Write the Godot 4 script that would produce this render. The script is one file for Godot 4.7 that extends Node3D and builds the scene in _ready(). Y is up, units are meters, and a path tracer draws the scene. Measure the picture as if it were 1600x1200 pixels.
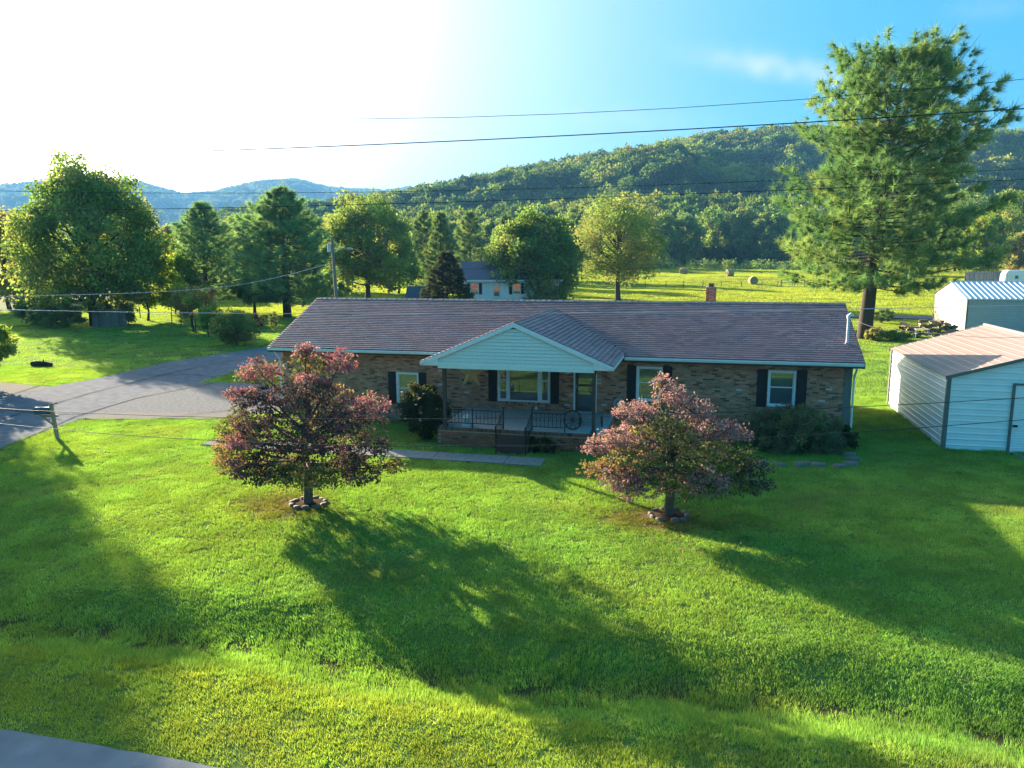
extends Node3D
# A brick ranch house seen from a low drone, late sun from behind the house on the left.
# x runs along the house front, y up, z towards the camera; metres; the house front wall stands on z = 0.

const SUN_AZ := 53.5
const SUN_EL := 15.0
var rng := RandomNumberGenerator.new()
var taken := {}
var M := {}
var hump := FastNoiseLite.new()
var patchy := FastNoiseLite.new()

# ------------------------------------------------------------------ mesh buffers
class MB:
	var v := PackedVector3Array()
	var n := PackedVector3Array()
	var c := PackedColorArray()
	func put(tv: PackedVector3Array, tn: PackedVector3Array, t: Transform3D, col: Color) -> void:
		v.append_array(t * tv)
		n.append_array(Transform3D(t.basis.orthonormalized(), Vector3.ZERO) * tn)
		var k := PackedColorArray()
		k.resize(tv.size())
		k.fill(col)
		c.append_array(k)
	func tri(a: Vector3, b: Vector3, d: Vector3, col: Color) -> void:
		var m := (d - a).cross(b - a).normalized()
		v.append_array(PackedVector3Array([a, b, d]))
		n.append_array(PackedVector3Array([m, m, m]))
		c.append_array(PackedColorArray([col, col, col]))
	func quad(a: Vector3, b: Vector3, d: Vector3, e: Vector3, col: Color) -> void:
		tri(a, b, d, col)
		tri(a, d, e, col)
	func mesh() -> ArrayMesh:
		var a := []
		a.resize(Mesh.ARRAY_MAX)
		a[Mesh.ARRAY_VERTEX] = v
		a[Mesh.ARRAY_NORMAL] = n
		a[Mesh.ARRAY_COLOR] = c
		var m := ArrayMesh.new()
		m.add_surface_from_arrays(Mesh.PRIMITIVE_TRIANGLES, a)
		return m

var cube_v := PackedVector3Array()
var cube_n := PackedVector3Array()

func make_cube() -> void:
	for ax in 3:
		for s in [-1.0, 1.0]:
			var m := Vector3.ZERO
			m[ax] = s
			var u := Vector3.ZERO
			u[(ax + 1) % 3] = 0.5
			var w := Vector3.ZERO
			w[(ax + 2) % 3] = 0.5 * s
			var p := m * 0.5
			for q in [p - u - w, p + u + w, p + u - w, p - u - w, p - u + w, p + u + w]:
				cube_v.append(q)
				cube_n.append(m)

func box(b: MB, at: Vector3, size: Vector3, col: Color, turn := Basis.IDENTITY) -> void:
	b.v.append_array(Transform3D(turn * Basis.from_scale(size), at) * cube_v)
	b.n.append_array(Transform3D(turn, Vector3.ZERO) * cube_n)
	var k := PackedColorArray()
	k.resize(36)
	k.fill(col)
	b.c.append_array(k)

func box2(b: MB, lo: Vector3, hi: Vector3, col: Color) -> void:
	box(b, (lo + hi) / 2, (hi - lo).abs(), col)

# a flat outline in the plane (o, ax, ay), made solid along az by depth
func slab(b: MB, pts: PackedVector2Array, o: Vector3, ax: Vector3, ay: Vector3, az: Vector3, col: Color) -> void:
	var t := Geometry2D.triangulate_polygon(pts)
	var P := []
	var mid := Vector3.ZERO
	for q in pts:
		P.append(o + ax * q.x + ay * q.y)
		mid += P[-1]
	mid = mid / pts.size() + az / 2
	for i in range(0, t.size(), 3):
		for e in [Vector3.ZERO, az]:
			_out(b, P[t[i]] + e, P[t[i + 1]] + e, P[t[i + 2]] + e, mid if e == Vector3.ZERO else mid, (az if e != Vector3.ZERO else -az), col)
	for i in pts.size():
		var p: Vector3 = P[i]
		var q: Vector3 = P[(i + 1) % pts.size()]
		var side := (q - p).cross(az)
		if side.dot((p + q + az) / 2 - mid) < 0: side = -side
		_out(b, p, q, q + az, mid, side, col)
		_out(b, p, q + az, p + az, mid, side, col)

func _out(b: MB, a: Vector3, d: Vector3, e: Vector3, _mid: Vector3, way: Vector3, col: Color) -> void:
	if (e - a).cross(d - a).dot(way) < 0: b.tri(a, e, d, col)
	else: b.tri(a, d, e, col)

func tube(b: MB, path: Array, radii: Array, sides: int, col: Color, cap := true) -> void:
	var rings := []
	var norms := []
	var x := Vector3.ZERO
	for i in path.size():
		var d: Vector3 = (path[mini(i + 1, path.size() - 1)] - path[maxi(i - 1, 0)]).normalized()
		if x == Vector3.ZERO:
			x = d.cross(Vector3.UP if absf(d.y) < 0.9 else Vector3.RIGHT).normalized()
		x = (x - d * d.dot(x)).normalized()
		var y := d.cross(x)
		var r := PackedVector3Array()
		var m := PackedVector3Array()
		for k in sides + 1:
			var w := TAU * k / sides
			var o := x * cos(w) + y * sin(w)
			m.append(o)
			r.append(path[i] + o * radii[i])
		rings.append(r)
		norms.append(m)
	for i in path.size() - 1:
		var r0: PackedVector3Array = rings[i]
		var r1: PackedVector3Array = rings[i + 1]
		var m0: PackedVector3Array = norms[i]
		var m1: PackedVector3Array = norms[i + 1]
		for k in sides:
			b.v.append_array(PackedVector3Array([r0[k], r1[k], r1[k + 1], r0[k], r1[k + 1], r0[k + 1]]))
			b.n.append_array(PackedVector3Array([m0[k], m1[k], m1[k + 1], m0[k], m1[k + 1], m0[k + 1]]))
			b.c.append_array(PackedColorArray([col, col, col, col, col, col]))
	if cap:
		for e in [0, path.size() - 1]:
			var r: PackedVector3Array = rings[e]
			for k in sides:
				b.tri(path[e], r[k], r[k + 1], col)

# ------------------------------------------------------------------ things and parts
func numbered(s: String) -> String:
	if not taken.has(s):
		taken[s] = 0
		return s
	taken[s] += 1
	return "%s_%03d" % [s, taken[s]]

func tag(o: Node, label: String, category: String, group := "", kind := "") -> Node:
	if label: o.set_meta("label", label)
	if category: o.set_meta("category", category)
	if group: o.set_meta("group", group)
	if kind: o.set_meta("kind", kind)
	return o

func thing(called: String, label: String, category: String, at := Vector3.ZERO, turn := 0.0, group := "") -> Node3D:
	var o := Node3D.new()
	o.name = numbered(called)
	o.position = at
	o.rotation.y = turn
	add_child(o, true)
	tag(o, label, category, group)
	return o

func mi(parent: Node, called: String, mesh: Mesh, mat: Material, t := Transform3D.IDENTITY, kind := "") -> MeshInstance3D:
	var o := MeshInstance3D.new()
	o.name = numbered(called) if parent == self else called
	o.mesh = mesh
	o.material_override = mat
	o.transform = t
	parent.add_child(o, true)
	if kind: o.set_meta("kind", kind)
	return o

func struct(called: String, mesh: Mesh, mat: Material) -> MeshInstance3D:
	return mi(self, called, mesh, mat, Transform3D.IDENTITY, "structure")

func scatter(parent: Node, called: String, mesh: Mesh, mat: Material, where: Array, cols: PackedColorArray) -> MultiMeshInstance3D:
	var mm := MultiMesh.new()
	mm.transform_format = MultiMesh.TRANSFORM_3D
	mm.use_colors = true
	mm.mesh = mesh
	mm.instance_count = where.size()
	for i in where.size():
		mm.set_instance_transform(i, where[i])
		mm.set_instance_color(i, cols[i])
	var o := MultiMeshInstance3D.new()
	o.name = numbered(called) if parent == self else called
	o.multimesh = mm
	o.material_override = mat
	parent.add_child(o, true)
	o.set_meta("kind", "stuff")
	return o

# ------------------------------------------------------------------ materials
func lin(r: float, g: float, b: float) -> Color:
	return Color(r, g, b).linear_to_srgb()

var textures := {}
func ntex(freq: float, lo: float, hi: float, oct := 4, kind := FastNoiseLite.TYPE_SIMPLEX_SMOOTH, size := 512) -> NoiseTexture2D:
	var key := "%s %s %s %s %s %s" % [freq, lo, hi, oct, kind, size]
	if textures.has(key): return textures[key]
	var f := FastNoiseLite.new()
	f.noise_type = kind
	f.frequency = freq
	f.fractal_octaves = oct
	f.seed = textures.size() + 3
	var t := NoiseTexture2D.new()
	t.width = size
	t.height = size
	t.seamless = true
	t.noise = f
	var g := Gradient.new()
	g.set_color(0, Color(lo, lo, lo).linear_to_srgb())
	g.set_color(1, Color(hi, hi, hi).linear_to_srgb())
	t.color_ramp = g
	textures[key] = t
	return t

func mat(key: String, r: float, g: float, b: float, rough := 0.9, tex: Texture2D = null, scale := 1.0, bump: Texture2D = null, bump_cm := 0.0) -> StandardMaterial3D:
	var m := StandardMaterial3D.new()
	m.resource_name = key
	m.albedo_color = lin(r, g, b)
	m.vertex_color_use_as_albedo = true
	m.roughness = rough
	m.metallic_specular = 0.35
	if tex or bump:
		m.uv1_triplanar = true
		m.uv1_world_triplanar = true
		m.uv1_scale = Vector3.ONE * scale
	if tex: m.albedo_texture = tex
	if bump:
		m.heightmap_enabled = true
		m.heightmap_texture = bump
		m.heightmap_scale = bump_cm
	M[key] = m
	return m

func leaf_mat(key: String, through: float, tr: float, tg: float, tb: float, rough := 0.55, spec := 0.35) -> StandardMaterial3D:
	var m := StandardMaterial3D.new()
	m.resource_name = key
	m.albedo_color = Color.WHITE
	m.vertex_color_use_as_albedo = true
	m.roughness = rough
	m.metallic_specular = spec
	m.cull_mode = BaseMaterial3D.CULL_DISABLED
	m.backlight_enabled = true
	var top := maxf(tr, maxf(tg, tb))
	m.backlight = lin(tr / top * through * 2.0, tg / top * through * 2.0, tb / top * through * 2.0)
	M[key] = m
	return m

func materials() -> void:
	var fine := ntex(0.06, 0.72, 1.0, 4)
	var blot := ntex(0.012, 0.7, 1.0, 4)
	var bark := ntex(0.03, 0.45, 1.0, 4, FastNoiseLite.TYPE_SIMPLEX_SMOOTH)
	var grit := ntex(0.35, 0.7, 1.0, 3, FastNoiseLite.TYPE_VALUE)
	mat("brick", 1, 1, 1, 0.92, fine, 2.2, grit, 0.4)
	mat("mortar", 0.42, 0.35, 0.28, 0.95, fine, 2.0)
	mat("shingle", 1, 1, 1, 0.78, grit, 3.0, grit, 0.25)
	M.shingle.metallic_specular = 0.5
	mat("white", 0.72, 0.73, 0.71, 0.55, ntex(0.01, 0.88, 1.0, 3), 0.6)
	mat("trim_dark", 0.09, 0.065, 0.055, 0.6, fine, 1.0)
	mat("trim_grey", 0.16, 0.17, 0.155, 0.6, fine, 1.0)
	mat("vinyl", 0.66, 0.70, 0.63, 0.5, ntex(0.02, 0.90, 1.0, 4), 0.8)
	mat("cream", 0.40, 0.36, 0.29, 0.7, blot, 0.4)
	mat("porch_slab", 0.46, 0.45, 0.44, 0.9, blot, 0.7, grit, 0.2)
	mat("shutter", 0.028, 0.024, 0.026, 0.6, fine, 1.5)
	mat("concrete", 0.24, 0.235, 0.225, 1.0, blot, 0.7, grit, 0.3)
	mat("step", 0.12, 0.055, 0.045, 0.8, fine, 2.0)
	mat("iron", 0.018, 0.017, 0.017, 0.5)
	mat("plain", 1, 1, 1, 0.75)
	mat("wood", 1, 1, 1, 0.85, bark, 1.2, bark, 0.6)
	mat("bark", 1, 1, 1, 0.95, bark, 0.9, bark, 3.0)
	mat("metal_white", 0.80, 0.81, 0.80, 0.38, ntex(0.008, 0.9, 1.0, 3), 0.35)
	mat("metal_tan", 0.31, 0.222, 0.195, 0.42, ntex(0.008, 0.86, 1.0, 3), 0.35)
	mat("metal_grey", 0.42, 0.46, 0.48, 0.45, ntex(0.008, 0.86, 1.0, 3), 0.35)
	mat("galvanised", 0.62, 0.66, 0.70, 0.3, ntex(0.008, 0.86, 1.0, 3), 0.35)
	M.galvanised.metallic = 0.35
	mat("asphalt", 0.175, 0.183, 0.205, 1.0, ntex(0.02, 0.62, 1.0, 5), 0.16, grit, 0.5)
	mat("road", 0.20, 0.207, 0.225, 1.0, blot, 0.22, grit, 0.5)
	var cr := FastNoiseLite.new()
	cr.noise_type = FastNoiseLite.TYPE_CELLULAR
	cr.cellular_return_type = FastNoiseLite.RETURN_DISTANCE2_SUB
	cr.frequency = 0.0028
	cr.domain_warp_enabled = true
	cr.domain_warp_amplitude = 18.0
	cr.domain_warp_frequency = 0.03
	var crack := NoiseTexture2D.new()
	crack.width = 1024
	crack.height = 1024
	crack.seamless = true
	crack.normalize = false
	crack.noise = cr
	var ramp := Gradient.new()
	ramp.offsets = PackedFloat32Array([0.0, 0.010, 0.022, 1.0])
	ramp.colors = PackedColorArray([Color(0.45, 0.45, 0.45), Color(0.6, 0.6, 0.6), Color(1, 1, 1), Color(1, 1, 1)])
	crack.color_ramp = ramp
	for k in ["asphalt", "road"]:
		M[k].detail_enabled = true
		M[k].detail_albedo = crack
		M[k].detail_blend_mode = BaseMaterial3D.BLEND_MODE_MUL
	mat("tar", 0.06, 0.06, 0.062, 1.0)
	mat("gravel", 0.22, 0.20, 0.175, 1.0, grit, 0.9, grit, 1.5)
	mat("paving", 0.20, 0.20, 0.205, 1.0, ntex(0.03, 0.55, 1.0, 5), 0.3, grit, 0.5)
	mat("soil", 1, 1, 1, 0.98, ntex(0.05, 0.6, 1.0, 5), 0.5, grit, 2.0)
	mat("stone", 0.165, 0.148, 0.125, 0.9, blot, 1.6, fine, 1.2)
	mat("wire", 0.02, 0.02, 0.022, 0.5)
	mat("wire_pale", 0.45, 0.46, 0.47, 0.4)
	mat("gold", 0.72, 0.40, 0.17, 0.55)
	M.gold.metallic = 0.1
	for k in ["asphalt", "road", "gravel", "paving", "concrete", "soil", "tar"]: M[k].metallic_specular = 0.08
	mat("hay", 0.42, 0.33, 0.16, 0.95, ntex(0.2, 0.55, 1.0, 3), 0.6)
	mat("hill", 0.035, 0.055, 0.018, 0.95, ntex(0.02, 0.6, 1.0, 4), 0.05)
	M.hill.metallic_specular = 0.02
	var pane := mat("pane", 0.16, 0.18, 0.19, 0.03)
	pane.metallic = 0.55
	pane.metallic_specular = 0.6
	leaf_mat("grass", 0.5, 1.0, 0.98, 0.36, 0.8, 0.12)
	leaf_mat("leaf", 0.48, 1.0, 1.0, 0.55, 0.75, 0.18)
	leaf_mat("dogwood_leaf", 0.36, 1.0, 0.85, 0.7, 0.7, 0.2)
	leaf_mat("needle", 0.42, 0.95, 1.0, 0.6, 0.7, 0.2)
	leaf_mat("far_leaf", 0.40, 1.0, 1.0, 0.6, 1.0, 0.03)

# ------------------------------------------------------------------ terrain
func ss(a: float, b: float, x: float) -> float:
	var t := clampf((x - a) / (b - a), 0.0, 1.0)
	return t * t * (3.0 - 2.0 * t)

func ditch_line(x: float) -> float:
	return 17.05 - 0.055 * maxf(x, 0.0) + 0.18 * sin(x * 0.7) + 0.1 * sin(x * 1.9 + 1.0)

func H(x: float, z: float) -> float:
	var y := 0.0
	if z > 10.0:
		var d := z - ditch_line(x)
		y -= 0.16 * ss(11.0, 16.0, z)
		var soft := 1.0 - 0.4 * ss(-3.0, -9.0, x)
		y -= soft * 0.30 * (ss(-1.6, -0.1, d) - ss(0.0, 1.5, d))
	if z < -70.0:
		y += 3.2 * ss(70.0, 250.0, -z)
	var far := clampf(absf(z) / 100.0, 0.0, 1.0)
	y += hump.get_noise_2d(x, z) * (0.05 + 0.35 * far)
	if z > 2.0 and z < 21.0 and absf(x) < 40.0:
		y += hump.get_noise_2d(x * 6.0, z * 6.0) * 0.02
	return y

func G(x: float, z: float) -> Vector3:
	return Vector3(x, H(x, z), z)

var street_poly := PackedVector2Array([Vector2(-16.6, 20.0), Vector2(-16.9, 10.5), Vector2(-17.1, 7.8), Vector2(-17.8, 5.65), Vector2(-18.2, 3.6), Vector2(-18.7, 1.0), Vector2(-19.0, -3.0), Vector2(-19.5, -8.0), Vector2(-20.2, -12.0), Vector2(-20.0, -17.0), Vector2(-18.6, -24.0), Vector2(-16.6, -30.0), Vector2(-12.5, -38.0), Vector2(-18.5, -39.5), Vector2(-22.6, -30.0), Vector2(-24.6, -22.0), Vector2(-25.8, -16.4), Vector2(-26.2, -11.8), Vector2(-25.6, -6.4), Vector2(-25.8, -2.0), Vector2(-26.2, 4.0), Vector2(-26.4, 12.0), Vector2(-26.6, 20.0)])
var apron_poly := PackedVector2Array([Vector2(-18.6, 2.9), Vector2(-17.4, 2.6), Vector2(-14.8, 1.9), Vector2(-13.1, 1.5), Vector2(-12.2, 0.8), Vector2(-11.2, 0.0), Vector2(-11.2, -4.6), Vector2(-13.5, -5.6), Vector2(-16.9, -6.4), Vector2(-19.9, -5.8), Vector2(-19.6, -1.0)])
var side_poly := PackedVector2Array([Vector2(-25.7, -3.2), Vector2(-26.8, -3.4), Vector2(-29.6, -3.9), Vector2(-36.0, -4.6), Vector2(-36.0, 0.4), Vector2(-29.0, 0.8), Vector2(-26.0, 1.6)])

func on_hard(x: float, z: float) -> bool:
	var p := Vector2(x, z)
	if x < -11.0 and (Geometry2D.is_point_in_polygon(p, street_poly) or Geometry2D.is_point_in_polygon(p, apron_poly) or Geometry2D.is_point_in_polygon(p, side_poly)):
		return true
	if x > -11.1 and x < 10.9 and z > -7.9 and z < 0.05: return true
	if x > -3.05 and x < 2.65 and z < 4.55 and z > -1.0 and (z < 3.7 or (x > -0.75 and x < 0.3)): return true
	if x > 13.5 and x < 20.6 and z > -7.3 and z < 0.6: return true
	if z > 20.1 + 0.05 * sin(x * 2.3): return true
	if x > -10.95 and x < 0.35 and z > 4.72 and z < 5.62: return true
	if Vector2(x + 4.23, z - 10.45).length() < 0.42 or Vector2(x - 5.0, z - 9.2).length() < 0.42: return true
	return false

func grid(xs: Array, zs: Array) -> ArrayMesh:
	var st := PackedVector3Array()
	var co := PackedColorArray()
	var no := PackedVector3Array()
	var ix := PackedInt32Array()
	for z in zs:
		for x in xs:
			var p := G(x, z)
			st.append(p)
			var e := 0.3
			no.append(Vector3(H(x - e, z) - H(x + e, z), 2 * e, H(x, z - e) - H(x, z + e)).normalized())
			var k := 0.5 + 0.5 * patchy.get_noise_2d(x * 2.0, z * 2.0)
			var col := Color(0.10, 0.17, 0.035).lerp(Color(0.12, 0.16, 0.045), k)
			if z < -60.0: col = col.lerp(Color(0.17, 0.20, 0.03), ss(60.0, 90.0, -z))
			var ring := minf(Vector2(x + 4.9, (z - 10.7) * 1.2).length(), Vector2(x - 4.6, (z - 9.6) * 1.3).length())
			col = col.lerp(Color(0.17, 0.11, 0.05), 0.9 * (1.0 - ss(0.4, 1.6, ring)))
			if z > 14.0: col = col.lerp(Color(0.05, 0.04, 0.022), 0.8 * (1.0 - ss(0.15, 0.7, absf(z - ditch_line(x)))))
			co.append(col)
	var w := xs.size()
	for j in zs.size() - 1:
		for i in w - 1:
			var a := j * w + i
			ix.append_array(PackedInt32Array([a, a + 1, a + w + 1, a, a + w + 1, a + w]))
	var a := []
	a.resize(Mesh.ARRAY_MAX)
	a[Mesh.ARRAY_VERTEX] = st
	a[Mesh.ARRAY_NORMAL] = no
	a[Mesh.ARRAY_COLOR] = co
	a[Mesh.ARRAY_INDEX] = ix
	var m := ArrayMesh.new()
	m.add_surface_from_arrays(Mesh.PRIMITIVE_TRIANGLES, a)
	return m

func steps(stops: Array) -> Array:   # [from, to, step, to, step, ...]
	var o := []
	var x: float = stops[0]
	for k in range(1, stops.size(), 2):
		while x < stops[k] - 0.001:
			o.append(x)
			x += stops[k + 1]
	o.append(x)
	return o

# a paved sheet: triangles of a fine grid whose middle lies in the outline, draped on the ground
func drape(poly: PackedVector2Array, lift: float, cell: float, col := Color.WHITE, ragged := 0.0) -> ArrayMesh:
	var b := MB.new()
	var lo := poly[0]
	var hi := poly[0]
	for p in poly:
		lo = lo.min(p)
		hi = hi.max(p)
	var fine := PackedVector2Array()
	for i in poly.size():
		var p := poly[i]
		var q := poly[(i + 1) % poly.size()]
		var n := maxi(1, int(p.distance_to(q) / 0.35))
		for k in n:
			var r := p.lerp(q, float(k) / n)
			var s := (q - p).orthogonal().normalized()
			fine.append(r + s * ragged * (hump.get_noise_2d(r.x * 60.0, r.y * 60.0) + 0.6 * hump.get_noise_2d(r.x * 17.0, r.y * 17.0)) if ragged > 0 and k > 0 else r)
	var z := lo.y
	while z < hi.y:
		var x := lo.x
		while x < hi.x:
			var sq := PackedVector2Array([Vector2(x, z), Vector2(x + cell, z), Vector2(x + cell, z + cell), Vector2(x, z + cell)])
			for piece in Geometry2D.intersect_polygons(sq, fine):
				var t := Geometry2D.triangulate_polygon(piece)
				for k in range(0, t.size(), 3):
					var q := []
					for e in 3:
						var g: Vector2 = piece[t[k + e]]
						q.append(Vector3(g.x, H(g.x, g.y) + lift, g.y))
					_out(b, q[0], q[1], q[2], Vector3.ZERO, Vector3.UP, col)
			x += cell
		z += cell
	return b.mesh()

# ------------------------------------------------------------------ foliage
class Tpl:
	var v := PackedVector3Array()
	var n := PackedVector3Array()
	func tri(a: Vector3, b: Vector3, d: Vector3) -> void:
		var m := (d - a).cross(b - a).normalized()
		v.append_array(PackedVector3Array([a, b, d]))
		n.append_array(PackedVector3Array([m, m, m]))

func rdir() -> Vector3:
	var z := rng.randf_range(-1, 1)
	var a := rng.randf() * TAU
	var r := sqrt(1 - z * z)
	return Vector3(r * cos(a), z, r * sin(a))

func leaves(n: int, rad: Vector3, length: float, width: float, droop: float) -> Tpl:
	var t := Tpl.new()
	for i in n:
		var o := rdir() * pow(rng.randf(), 0.45)
		var p := o * rad
		var d := (rdir() + o * 0.6 + Vector3.DOWN * droop).normalized()
		var s := d.cross(rdir()).normalized()
		var up := s.cross(d)
		var l := length * rng.randf_range(0.75, 1.25)
		var w := width * 0.5 * rng.randf_range(0.8, 1.2)
		var tip := p + d * l - up * l * 0.12
		var mid := p + d * l * 0.45
		t.tri(p, mid + s * w + up * w * 0.35, tip)
		t.tri(p, tip, mid - s * w + up * w * 0.35)
	return t

func needles(n: int, length: float, width: float, open: float) -> Tpl:
	var t := Tpl.new()
	for i in n:
		var d := (Vector3(0, 0, 1) + rdir() * open).normalized()
		var s := d.cross(rdir()).normalized() * width
		var p := Vector3(0, 0, -0.35 * length * rng.randf())
		t.tri(p - s, p + d * length * rng.randf_range(0.7, 1.1), p + s)
	return t

func mesh_of(t: Tpl) -> ArrayMesh:
	var b := MB.new()
	b.put(t.v, t.n, Transform3D.IDENTITY, Color.WHITE)
	return b.mesh()

func rbasis() -> Basis:
	return Basis.from_euler(Vector3(rng.randf() * TAU, rng.randf() * TAU, rng.randf() * TAU))

func vary(c: Color, k: float) -> Color:
	var f := 1.0 + rng.randf_range(-k, k)
	return Color(clampf(c.r * f * (1.0 + rng.randf_range(-k, k) * 0.4), 0, 1), clampf(c.g * f, 0, 1), clampf(c.b * f, 0, 1))

func pick(pal: Array) -> Color:
	return pal[rng.randi() % pal.size()]

func limb(b: MB, from: Vector3, to: Vector3, r0: float, r1: float, col: Color, bend := 0.12, sides := 6) -> Array:
	var mid := (from + to) / 2 + rdir() * from.distance_to(to) * bend
	var p := [from, from.lerp(mid, 0.5) * 0.5 + from.lerp(to, 0.25) * 0.5, mid, mid.lerp(to, 0.5), to]
	tube(b, p, [r0, lerpf(r0, r1, 0.3), lerpf(r0, r1, 0.55), lerpf(r0, r1, 0.8), r1], sides, col, false)
	return p

# a broadleaf tree: trunk and limbs as one part, a crown of leaf clumps gathered in uneven lobes as another
func broadleaf(called: String, label: String, cat: String, at: Vector3, o: Dictionary, group := "") -> Node3D:
	rng.seed = o.seed
	var t := thing(called, label, cat, at, 0.0, group)
	var h: float = o.h
	var rx: float = o.rx
	var rz: float = o.get("rz", rx)
	var cb: float = o.cb
	var cy := (h + cb) / 2
	var ry := (h - cb) / 2
	var off: Vector3 = o.get("lean", Vector3.ZERO)
	var bc: Color = o.get("bark", Color(0.10, 0.085, 0.07))
	var tr: float = o.get("tr", h * 0.02)
	var b := MB.new()
	var fork := maxf(cb * 0.8, h * 0.12)
	var top := Vector3(off.x * 0.8, h * 0.8, off.z * 0.8)
	var stem := [Vector3(0, -0.3, 0), Vector3(0, 0.15, 0), Vector3(0.02 * h * rng.randf_range(-1, 1), fork, 0.02 * h * rng.randf_range(-1, 1)), top * 0.7 + rdir() * 0.02 * h, top]
	tube(b, stem, [tr * 1.5, tr * 1.15, tr * 0.85, tr * 0.4, tr * 0.12], 9, bc, false)
	var lobes := []
	var nl: int = int(o.get("lobes", 34) * 1.6)
	var lr: float = o.get("lr", 0.25)
	var shape: float = o.get("shape", 0.0)
	for i in nl:
		var y := 1.0 - 2.0 * (i + 0.5) / nl
		var a := i * 2.39996 + rng.randf_range(-0.35, 0.35)
		var w := sqrt(maxf(0.0, 1.0 - y * y)) * (1.0 - shape * maxf(y, 0.0)) * (1.0 + shape * 0.25 * maxf(-y, 0.0))
		var k := rng.randf_range(0.55, 0.9)
		lobes.append([Vector3(cos(a) * w * rx * k + off.x, cy + y * ry * (k + 0.06), sin(a) * w * rz * k + off.z), rng.randf_range(0.7, 1.25)])
	for i in nl:
		if i % 2 == 0:
			var p: Vector3 = lobes[i][0]
			var root = stem[2].lerp(top, clampf((p.y - fork) / (h * 0.8 - fork + 0.01) * 0.55, 0.0, 0.8))
			limb(b, root, p, tr * 0.42, tr * 0.06, bc)
	mi(t, "trunk", b.mesh(), M.bark)
	var R := pow(rx * ry * rz, 1.0 / 3.0)
	var ll: float = o.leaf * 1.25
	var tpl := leaves(o.get("per", 26), Vector3.ONE * R * 0.125 * o.get("clump", 1.0), ll, ll * o.get("fat", 0.62), o.get("droop", 0.35))
	var pal: Array = o.pal
	var where := []
	var cols := PackedColorArray()
	var nc: int = o.get("n", 900)
	for i in nc:
		var lb: Array = lobes[i % nl]
		var tone: Color = pal[(i % nl) * 7 % pal.size()]
		var d := rdir()
		if rng.randf() < 0.5: d.y = absf(d.y)
		var p: Vector3 = lb[0] + d * Vector3(rx, ry * 0.85, rz) * lr * lb[1] * pow(rng.randf(), 0.33)
		var hang: float = o.get("hang", 0.0)
		if hang > 0.0:
			p.y -= hang * rng.randf() * R * clampf(Vector2((p.x - off.x) / rx, (p.z - off.z) / rz).length(), 0, 1)
		if p.y < cb * 0.75: continue
		where.append(Transform3D(rbasis().scaled(Vector3.ONE * rng.randf_range(0.75, 1.2)), p))
		cols.append(vary(tone if rng.randf() < 0.7 else pick(pal), 0.28))
	scatter(t, "crown", mesh_of(tpl), M.get(o.get("mat", "leaf")), where, cols)
	return t

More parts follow.
